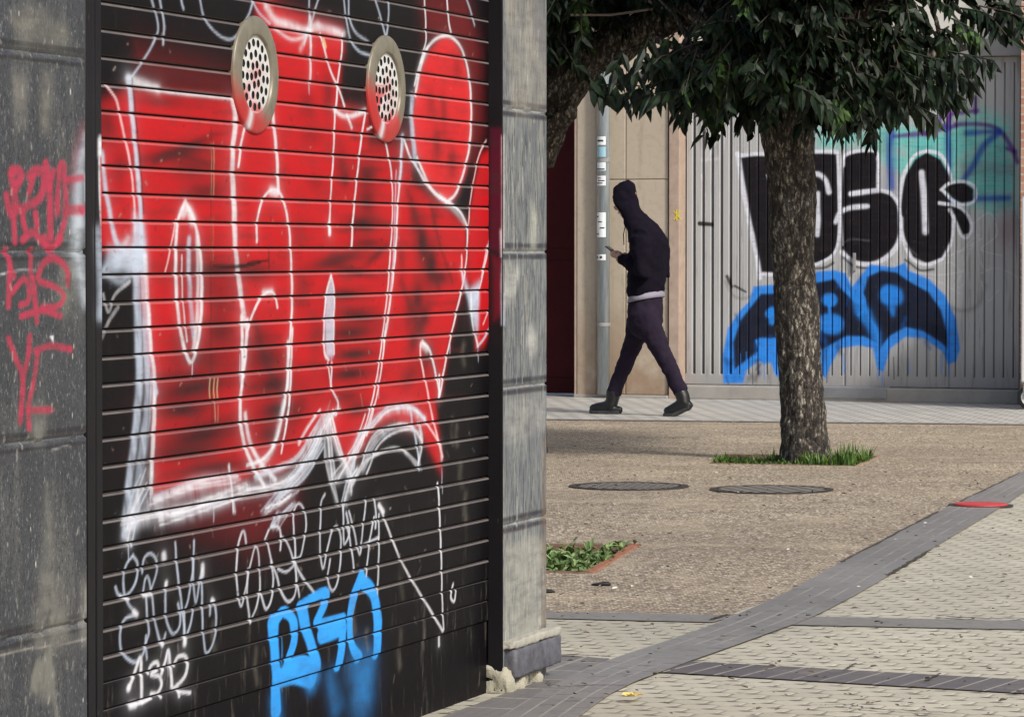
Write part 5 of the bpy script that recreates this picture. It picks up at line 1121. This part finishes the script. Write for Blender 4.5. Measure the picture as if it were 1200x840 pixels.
M_LEAF = m_leaf('dark_evergreen_leaf', (.003, .0075, .004), (.015, .029, .012), .48, 2.2, (.05, .10, .022)); M_TWIG = flat('twig_bark', (.06, .045, .032), .8)
def crown(cen, rad, twigs, env, seedv, parent, heads, keep=None):
    """twig clusters with drooping pointed leaves through the crown's volume"""
    rg = random.Random(seedv); ml = MB(); mt = MB(); made = 0; tries = 0
    while made < twigs and tries < twigs * 30:
        tries += 1
        v = Vector((rg.gauss(0, 1), rg.gauss(0, 1), rg.gauss(0, 1))).normalized() * (rg.random() ** .38)
        P_ = Vector((cen[0] + v.x * rad[0], cen[1] + v.y * rad[1], cen[2] + v.z * rad[2]))
        nz_ = noise.noise(P_ * 1.9 + Vector((seedv, 0, 0)))
        if nz_ < -.30: continue
        px, py = project(np.array(P_))
        if py > env(px) - 53 + 16 * noise.noise(P_ * 5): continue
        if keep and not keep(px, py, rg): continue
        out_ = (Vector((v.x, v.y, v.z * .5)) + Vector((rg.uniform(-.5, .5), rg.uniform(-.5, .5), rg.uniform(-.5, .3)))).normalized()
        L_ = rg.uniform(.14, .30); e_ = P_ + out_ * L_ + Vector((0, 0, -.05)); s0 = P_ - out_ * .05
        mt.tube([s0, (s0 + e_) / 2 + Vector((0, 0, .015)), e_], [.0045, .0035, .002], 4, False)
        nl = rg.randint(8, 13)
        for k in range(nl):
            f = .25 + .75 * k / nl; q = s0 + (e_ - s0) * f; a = k * 2.4 + rg.uniform(-.4, .4)
            side = Vector((math.cos(a), math.sin(a), 0)); d = (out_ * .55 + side * .8 + Vector((0, 0, -rg.uniform(.15, 1.15)))).normalized()
            sv_ = d.cross(Vector((rg.uniform(-1, 1), rg.uniform(-1, 1), rg.uniform(-.3, 1))))
            leaf(ml, q, d, rg.uniform(.06, .125), rg.uniform(.036, .064), rg.uniform(.05, .3), sv_)
        made += 1
    for hd_ in heads:   # limbs
        pass
    o = ml.build('crown', M_LEAF, parent); mt.build('twigs', M_TWIG, parent)
    return made
class _NoNorm: pass
def fastbuild(s, name, mat, parent=None, **k):
    return mesh_np(name, np.array(s.V), s.F, mat, parent)
t1_ = thing('street_tree', 'evergreen street tree whose rough trunk stands in the grassy pit before the garage door', 'tree', TR, 0, 'evergreen trees on the plaza')
Y0 = TR.y
tp = [(TR.x, Y0, -.06), atY(943, 532, Y0), atY(941, 500, Y0), atY(939, 450, Y0), atY(935, 400, Y0), atY(932, 340, Y0), atY(929, 280, Y0), atY(928, 230, Y0), atY(925, 185, Y0), atY(922, 150, Y0), atY(921, 120, Y0)]
trunk_mesh('trunk', tp, [.172, .142, .124, .121, .120, .120, .126, .132, .138, .145, .150], t1_, 72, 14, .011)
fork = Vector(atY(921, 125, Y0))
for i, (dx, dy, dz, r) in enumerate(((-.9, .3, .75, .075), (.85, -.2, .8, .08), (.25, .8, 1.0, .07), (-.3, -.75, .9, .07), (.1, 0, 1.4, .085), (1.05, .4, .35, .05), (-.75, -.4, .35, .05))):
    e_ = fork + Vector((dx, dy, dz)); m_ = fork + Vector((dx * .45, dy * .45, dz * .62))
    lb = trunk_mesh('limb', [fork - Vector((0, 0, .12)), fork + Vector((dx * .12, dy * .12, dz * .2)), m_, e_], [r * 1.5, r * 1.2, r * .8, r * .35], t1_, 14, 5, .008, seed=i)
    for j in range(3):
        b0 = m_ + (e_ - m_) * random.uniform(0, .8); b1 = b0 + Vector((random.uniform(-.5, .5), random.uniform(-.5, .5), random.uniform(.0, .5)))
        mb = MB(); mb.tube([b0, (b0 + b1) / 2 + Vector((0, 0, .05)), b1], [r * .35, r * .25, r * .1], 7); mb.build('branch', M_BARK, lb, True)
E1 = [(600, 60), (700, 105), (760, 112), (800, 130), (830, 158), (870, 150), (900, 150), (960, 156), (1000, 168), (1040, 160), (1060, 138), (1090, 128), (1115, 120), (1140, 110), (1165, 100), (1195, 55), (1230, 20)]
env1 = lambda x: float(np.interp(x, [a for a, b in E1], [b for a, b in E1]))
def keep1(px, py, rg):
    if px > 1178 - max(0, (py - 60)) * .6: return False
    if 855 < px < 900 and 35 < py < 75: return rg.random() < .3
    if px < 690: return False
    if px < 850: return py > 158 - (px - 640) * .68 and py < 122 and rg.random() < .42
    if px < 880 and py < 45 + (880 - px) * .15: return rg.random() < .12
    if 1055 < px < 1150 and py < 62: return rg.random() < .05
    if px > 990: return rg.random() < .32
    if 1120 < px and 35 < py < 50: return rg.random() < .6
    return True
crown((1.52, Y0, 2.95), (1.38, 1.30, 1.35), 2300, env1, 5, t1_, [], keep1)
# second tree: its trunk stands behind the pier, the limb leans out over the plaza
P2 = Vector((.055, 20.9, 0)); t2_ = thing('street_tree', 'evergreen street tree leaning out from behind the stone pier with a thick low limb', 'tree', P2, 0, 'evergreen trees on the plaza')
Y2 = P2.y
trunk_mesh('trunk', [(P2.x, Y2, -.05), (P2.x, Y2, .5), atY(612, 330, Y2), atY(611, 250, Y2), atY(613, 200, Y2), atY(622, 165, Y2)], [.15, .125, .115, .115, .13, .15], t2_, 40, 10, .012, seed=9)
l2 = trunk_mesh('limb', [atY(618, 185, Y2), atY(640, 130, Y2 - .05), atY(672, 85, Y2 - .1), atY(715, 55, Y2 - .15), atY(760, 32, Y2 - .2), atY(815, 12, Y2 - .3), atY(870, -10, Y2 - .4), atY(930, -50, Y2 - .5)], [.16, .15, .135, .118, .10, .09, .07, .04], t2_, 36, 8, .018, seed=17)
mb = MB(); mb.tube([atY(648, 150, Y2 - .2), atY(668, 132, Y2 - .27), atY(673, 126, Y2 - .28)], [.06, .05, .025], 12); mb.build('branch_stub', M_BARK, l2, True)
for e_ in ((610, 40, -.8), (560, 60, .6), (700, -60, .7), (640, -90, -.5)):
    lb = trunk_mesh('limb', [atY(622, 165, Y2), atY(622 + (e_[0] - 622) * .4, 165 + (e_[1] - 165) * .5, Y2 + e_[2] * .4), atY(e_[0], e_[1], Y2 + e_[2])], [.11, .08, .04], t2_, 14, 6, .01, seed=e_[0])
mb = MB(); mb.tube([atY(660, 18, Y2 - .7), atY(715, 18, Y2 - .72), atY(765, 11, Y2 - .75)], .007, 6); mb.build('bare_twig', flat('pale_twig', (.22, .18, .14), .7), l2); mb = MB(); mb.tube([atY(755, -2, Y2 - .7), atY(770, 8, Y2 - .72), atY(785, 13, Y2 - .74)], .008, 6); mb.build('bare_twig', flat('pale_twig', (.22, .18, .14), .7), l2); mb = MB(); mb.tube([atY(841, -4, Y2 - .8), atY(838, 20, Y2 - .8)], .006, 6); mb.build('bare_twig', flat('pale_twig', (.22, .18, .14), .7), l2)
E2 = [(400, 150), (560, 120), (640, 112), (665, 100), (700, 74), (740, 60), (800, 44), (840, 48), (900, 50), (1000, 0)]
env2 = lambda x: float(np.interp(x, [a for a, b in E2], [b for a, b in E2]))
crown((.10, Y2, 3.0), (1.35, 1.25, 1.15), 1500, env2, 8, t2_, [])
# hanging sprays on the underside of the limb, and the ones along the crown's lower fringe
def spray(parent, pts, Y, cnt, L_=(.10, .16), seedv=1, name='leaf_spray'):
    rg = random.Random(seedv); P_ = [atY(x, y, Y) for x, y in pts]; mb = MB(); Q = catmull([tuple(p) for p in P_], 6); mt = MB()
    mb.tube([Vector(q) for q in Q], [.006 * (1 - .6 * i / len(Q)) for i in range(len(Q))], 5)
    for k in range(cnt):
        f = (k + .5) / cnt * (len(Q) - 1); i = int(f); q = Vector(Q[i] + (Q[min(i + 1, len(Q) - 1)] - Q[i]) * (f - i)); t_ = Vector(Q[min(i + 1, len(Q) - 1)] - Q[max(i - 1, 0)]).normalized()
        a = k * 2.1 + rg.uniform(-.5, .5); d = (t_ * .35 + Vector((math.cos(a) * .55, math.sin(a) * .7, -rg.uniform(.3, 1.3)))).normalized()
        leaf(mb, q, d, rg.uniform(*L_), rg.uniform(.036, .052), .12, d.cross(Vector((rg.uniform(-.5, .5), 1, rg.uniform(-.5, .5)))))
    return mb.build(name, M_LEAF, parent)
for i, (pts, cnt) in enumerate((([(700, 85), (705, 100), (722, 108)], 9), ([(690, 92), (700, 105), (712, 112)], 7), ([(840, 60), (800, 85), (760, 100), (726, 112)], 22), ([(850, 75), (815, 98), (780, 108), (752, 112)], 20), ([(700, 100), (740, 100), (775, 106)], 9), ([(870, 88), (850, 104), (832, 122)], 18), ([(850, 90), (825, 110), (805, 122)], 16), ([(760, 45), (750, 70), (745, 90)], 12), ([(790, 40), (770, 60), (760, 78)], 12), ([(730, 60), (722, 76), (718, 88)], 8))):
    spray(t1_ if i not in (0, 1, 7, 8, 9) else t2_, pts, Y0 - .55 - .12 * (i % 4), cnt, seedv=i + 30)
for i, (pts, cnt) in enumerate((([(880, 110), (872, 128), (868, 138)], 12), ([(985, 110), (1000, 124), (1008, 134)], 14), ([(1030, 105), (1045, 120), (1052, 130)], 12), ([(1080, 76), (1110, 86), (1140, 92)], 14), ([(1110, 60), (1140, 66), (1166, 72)], 12), ([(1100, 60), (1120, 80), (1135, 95)], 12), ([(1125, 10), (1150, 14), (1170, 24)], 14), ([(1115, 22), (1135, 32), (1150, 44)], 12), ([(1060, 85), (1085, 96), (1100, 104)], 16), ([(930, 100), (960, 114), (975, 126)], 16), ([(1040, 115), (1075, 125), (1098, 136)], 9), ([(905, 90), (900, 112), (902, 126)], 10), ([(1090, 100), (1110, 104), (1122, 112)], 14), ([(1060, 60), (1100, 70), (1130, 72)], 14))):
    spray(t1_, pts, Y0 - .6 - .13 * (i % 5), cnt, seedv=i + 60)
# ================================================================== THE PERSON (at rest, mid stride, looking at a phone)
PB = ground(752, 487); ROT = math.atan2(FA.t[1], FA.t[0]); K = 4200 / PB.y
per = thing('person', 'person in dark hooded sweatshirt and boots walking left while looking at a phone', 'person', PB, ROT)
CR, SR = math.cos(ROT), math.sin(ROT)
def Lp(px, py, dy=0.0):
    x = (px - 752) / K / CR; z = (487 - py) / K
    return Vector((PB.x + x * CR - dy * SR, PB.y + x * SR + dy * CR, z))
def ringh(cx, cy, rx, ry, py, n_=28, tilt=0.0, face=0.0, dy=0.0):
    out = []
    for k in range(n_):
        a = 2 * math.pi * k / n_; f = 1.0
        if face and math.cos(a) < -.45: f = 1 - face * min(1, (-math.cos(a) - .45) / .25)
        x = rx * math.cos(a) * f; y = ry * math.sin(a) * (1 if not face or math.cos(a) > -.45 else 1)
        c = Lp(cx, py, dy); out.append(Vector((c.x + x * CR - y * SR, c.y + x * SR + y * CR, c.z + x * tilt)))
    return out
M_SKIN = flat('skin', (.42, .24, .17), .55, 0, .08); M_HOOD = flat('navy_black_fleece', (.0075, .0058, .0115), .95, 0, .3, 18, .3, .08); M_TROU = flat('dark_plum_trousers', (.020, .014, .027), .9, 0, .3, 14, .3, .12)
M_BOOT = flat('black_boot_leather', (.007, .007, .008), .4, 0, .2, 20, .2); M_SOLE = flat('boot_sole', (.03, .03, .032), .7); M_SHIRT = flat('pale_grey_shirt', (.24, .22, .28), .85)
# body
b = MB()
b.rings([ringh(736, 0, .015, .02, 215), ringh(734, 0, .055, .055, 219), ringh(733, 0, .078, .07, 226), ringh(733, 0, .083, .075, 235), ringh(735, 0, .078, .07, 243), ringh(736, 0, .060, .055, 251), ringh(735, 0, .035, .03, 256)])
b.tube([Lp(727, 238, 0), Lp(720.5, 243.5, 0), Lp(723, 246, 0)], [.013, .013, .010], 8)      # nose
for s_ in (-1, 1): b.tube([Lp(727.5, 235.5, s_ * .028), Lp(724.4, 236.5, s_ * .028)], [.013, .009], 8); b.tube([Lp(737, 236, s_ * .072), Lp(738, 242, s_ * .078)], [.018, .010], 8)
b.tube([Lp(727, 249.5, -.02), Lp(725, 249.5, 0), Lp(727, 249.5, .02)], [.006, .008, .006], 6)
b.tube([Lp(739, 250), Lp(749, 262), Lp(756, 272)], [.055, .055, .07], 14)
b.rings([ringh(756, 0, .06, .10, 268), ringh(758, 0, .085, .17, 277), ringh(758, 0, .09, .17, 300), ringh(757, 0, .085, .14, 325), ringh(756, 0, .085, .15, 345), ringh(755, 0, .09, .16, 362), ringh(755, 0, .07, .13, 380)])
ARM = {}
for s_ in (-1, 1):
    sh, el, wr = Lp(759, 279, s_ * .175), Lp(766, 317, s_ * .21), Lp(733, 302.5, s_ * .075 - .01)
    ARM[s_] = (sh, el, wr); b.tube([sh, (sh + el) / 2, el, (el + wr) / 2, wr], [.05, .045, .038, .034, .024], 12)
    pm = Lp(727, 300.5, s_ * .055 - .01); b.tube([wr, (wr + pm) / 2, pm], [(.022, .026), (.018, .036), (.015, .034)], 10)
    for j in range(4):
        o_ = (j - 1.5) * .018; l_ = (.9, 1.0, .95, .75)[j]
        q0 = Lp(727.5, 300.5 + o_ * 60, s_ * .055 - .01); q1 = Lp(722.5 - l_, 298.5 + o_ * 90, s_ * .045 - .01); q2 = Lp(719.5 - l_ * 1.5, 297 + o_ * 100, s_ * .022 - .01); q3 = Lp(720 - l_ * 1.2, 294.8 + o_ * 100, s_ * .006 - .01)
        b.tube([q0, q1, q2, q3], [.0085, .0082, .0075, .006], 8)
    b.tube([Lp(730, 300, s_ * .04 - .01), Lp(726, 296, s_ * .025 - .01), Lp(722.5, 293.8, s_ * .012 - .01)], [.0105, .0092, .0075], 8)
HIP = {1: Lp(752, 368, .085), -1: Lp(757, 368, -.085)}
LEG = {1: [Lp(750, 366, .085), Lp(742, 388, .085), Lp(735, 409, .085), Lp(724, 436, .085), Lp(714, 463, .085), Lp(712, 474, .085)],
       -1: [Lp(758, 366, -.085), Lp(768, 388, -.085), Lp(778, 409, -.085), Lp(791, 434, -.085), Lp(802, 459, -.085), Lp(805, 468, -.085)]}
for s_ in (-1, 1): b.tube(LEG[s_], [.075, .064, .046, .042, .030, .030], 14)
body = b.build('body', M_SKIN, per, True, remesh=.0065, smoothit=1)
# hooded sweatshirt
h = MB()
h.rings([ringh(736, 0, .012, .02, 210.6), ringh(734.5, 0, .050, .060, 213.5), ringh(732, 0, .083, .088, 219.5), ringh(730.5, 0, .097, .102, 226.5, face=.25), ringh(730.5, 0, .102, .108, 234, face=.42), ringh(733.5, 0, .102, .108, 242, face=.42), ringh(739.5, 0, .098, .104, 250, face=.3), ringh(746.5, 0, .100, .108, 257.5), ringh(752, 0, .112, .150, 264), ringh(757, 0, .118, .195, 271.5), ringh(759, 0, .122, .215, 281), ringh(759, 0, .124, .21, 295), ringh(758.5, 0, .128, .20, 312), ringh(757.5, 0, .130, .195, 328), ringh(756.5, 0, .126, .19, 341, tilt=.12), ringh(756.5, 0, .108, .172, 347, tilt=.15)])
for s_ in (-1, 1):
    sh, el, wr = ARM[s_]; h.tube([sh + Vector((0, 0, .02)), sh, (sh + el) / 2, el + Vector((0, 0, -.005)), (el + wr) / 2, el + (wr - el) * .88, el + (wr - el) * .98], [.06, .080, .074, .066, .060, .046, .040], 16)
    h.tube([sh + (Lp(754, 268) - sh) * .9, sh], [.07, .078], 14)
h.tube([Lp(741, 262, -.10), Lp(737, 262, 0), Lp(741, 262, .10)], [.030, .034, .03], 10)
hood = h.build('hooded_sweatshirt', M_HOOD, per, True, remesh=.011, smoothit=3); ctex(hood, .030, .085)
h = MB(); h.tube([Lp(735.5, 264, -.045), Lp(733.5, 275, -.05), Lp(734, 287, -.048)], .004, 6); h.build('drawstring', M_HOOD, hood, True); h = MB(); h.tube([Lp(735.5, 264, .045), Lp(733.5, 274, .05), Lp(734, 284, .048)], .004, 6); h.build('drawstring', M_HOOD, hood, True)
# shirt hem showing under the sweatshirt
h = MB(); h.rings([ringh(757, 0, .116, .176, 344.5, tilt=.2), ringh(757, 0, .124, .182, 348, tilt=.2), ringh(757, 0, .127, .184, 351.5, tilt=.2), ringh(757, 0, .118, .174, 351.5, tilt=.2)]); sh_ = h.build('shirt_hem', M_SHIRT, per, True)
# trousers
h = MB(); h.rings([ringh(756.5, 0, .112, .17, 345, tilt=.13), ringh(756.5, 0, .118, .175, 356), ringh(756, 0, .120, .18, 368), ringh(755.5, 0, .112, .178, 380), ringh(755, 0, .085, .14, 391), ringh(755, 0, .03, .06, 397)])
for s_ in (-1, 1):
    L_ = LEG[s_]; h.tube([L_[0], L_[1], L_[2], L_[3], L_[4]], [.104, .090, .066, .056, .054], 18)
tr = h.build('trousers', M_TROU, per, True, remesh=.011, smoothit=3); ctex(tr, .024, .07)
# boots
def boot(pts, sole, dy):
    m = MB(); m.tube([Lp(x, y, dy) for x, y, *_ in pts], [(r0, r1) for *_, r0, r1 in pts], 16)
    o = m.build('boot', M_BOOT, per, True, remesh=.008, smoothit=2)
    m = MB(); A = [Lp(x, y, dy) for x, y, w_ in sole]; n_ = len(A); V = []; side = Vector((-SR, CR, 0))
    for p_, (x, y, w_) in zip(A, sole): V += [p_ + side * w_, p_ - side * w_]
    for p_, (x, y, w_) in zip(A, sole): V += [p_ + side * w_ + Vector((0, 0, .026)), p_ - side * w_ + Vector((0, 0, .026))]
    N2 = 2 * n_; F_ = []
    for i in range(n_ - 1):
        a = 2 * i; F_ += [(a, a + 1, a + 3, a + 2), (N2 + a, N2 + a + 2, N2 + a + 3, N2 + a + 1), (a, a + 2, N2 + a + 2, N2 + a), (a + 1, N2 + a + 1, N2 + a + 3, a + 3)]
    F_ += [(0, N2, N2 + 1, 1), (N2 - 2, N2 - 1, 2 * N2 - 1, 2 * N2 - 2)]
    m.add(V, F_); m.build('sole', M_SOLE, o, bevel=.004)
    m = MB()
    for k in range(4):
        x, y = pts[1][0] + (pts[3][0] - pts[1][0]) * k / 3.6, pts[1][1] + (pts[3][1] - pts[1][1]) * k / 3.6 - 5.5 + 1.2 * k * .3
        m.tube([Lp(x, y, dy - .03), Lp(x - .5, y - 1, dy), Lp(x, y, dy + .03)], .0035, 6)
    m.build('lace', M_SOLE, o, True)
boot([(714.5, 459, .056, .054), (713.5, 467, .052, .05), (712, 474.5, .055, .048), (705, 479, .044, .048), (697, 480.5, .035, .047), (690.5, 481.8, .027, .042), (687.5, 482.8, .014, .028)], [(687, 485.2, .02), (691, 486.4, .042), (699, 486.6, .046), (707, 486.6, .038), (716, 486.6, .038), (722, 486.2, .034)], .085)
boot([(801, 457, .054, .05), (804, 464, .052, .05), (806, 469.5, .054, .048), (800, 475, .045, .048), (793, 479.5, .038, .047), (786, 482.5, .028, .042), (783, 483.5, .014, .03)], [(782, 487.0, .02), (786, 487.2, .042), (794, 486.6, .046), (801, 483.5, .038), (807, 480, .038), (812.5, 476.5, .034)], -.085)
h = MB(); h.tube([Lp(724.5, 481, .085), Lp(716, 482, .085), Lp(712, 478, .085)], [.02, .04, .045], 12); h.build('boot_heel', M_BOOT, per, True, remesh=.008, smoothit=2); h = MB(); h.tube([Lp(813, 470, -.085), Lp(810, 473, -.085), Lp(805, 474, -.085)], [.028, .04, .045], 12)
h.build('boot_heel', M_BOOT, per, True, remesh=.008, smoothit=2)
# phone in the hand
ph = MB(); c = Lp(720.5, 295.5, -.010); ax = Vector((CR, SR, 0)); ay = Vector((-SR, CR, 0)); ux = (ax * -.80 + Vector((0, 0, .60))).normalized(); nz_ = (ax * .60 + Vector((0, 0, .80))).normalized()
q = lambda a_, b_, c_: c + ux * a_ + ay * b_ + nz_ * c_
ph.box8([q(-.072, -.036, -.004), q(.072, -.036, -.004), q(.072, .036, -.004), q(-.072, .036, -.004), q(-.072, -.036, .004), q(.072, -.036, .004), q(.072, .036, .004), q(-.072, .036, .004)])
phone = thing('mobile_phone', 'slim dark phone held in front of the walking person', 'phone', c)
ph.build('phone_case', M_BOOT, phone, bevel=.003)
ph = MB(); ph.box8([q(-.068, -.033, .0042), q(.068, -.033, .0042), q(.068, .033, .0042), q(-.068, .033, .0042), q(-.068, -.033, .0050), q(.068, -.033, .0050), q(.068, .033, .0050), q(-.068, .033, .0050)])
ph.build('phone_screen', flat('phone_glass', (.02, .025, .03), .1), phone)
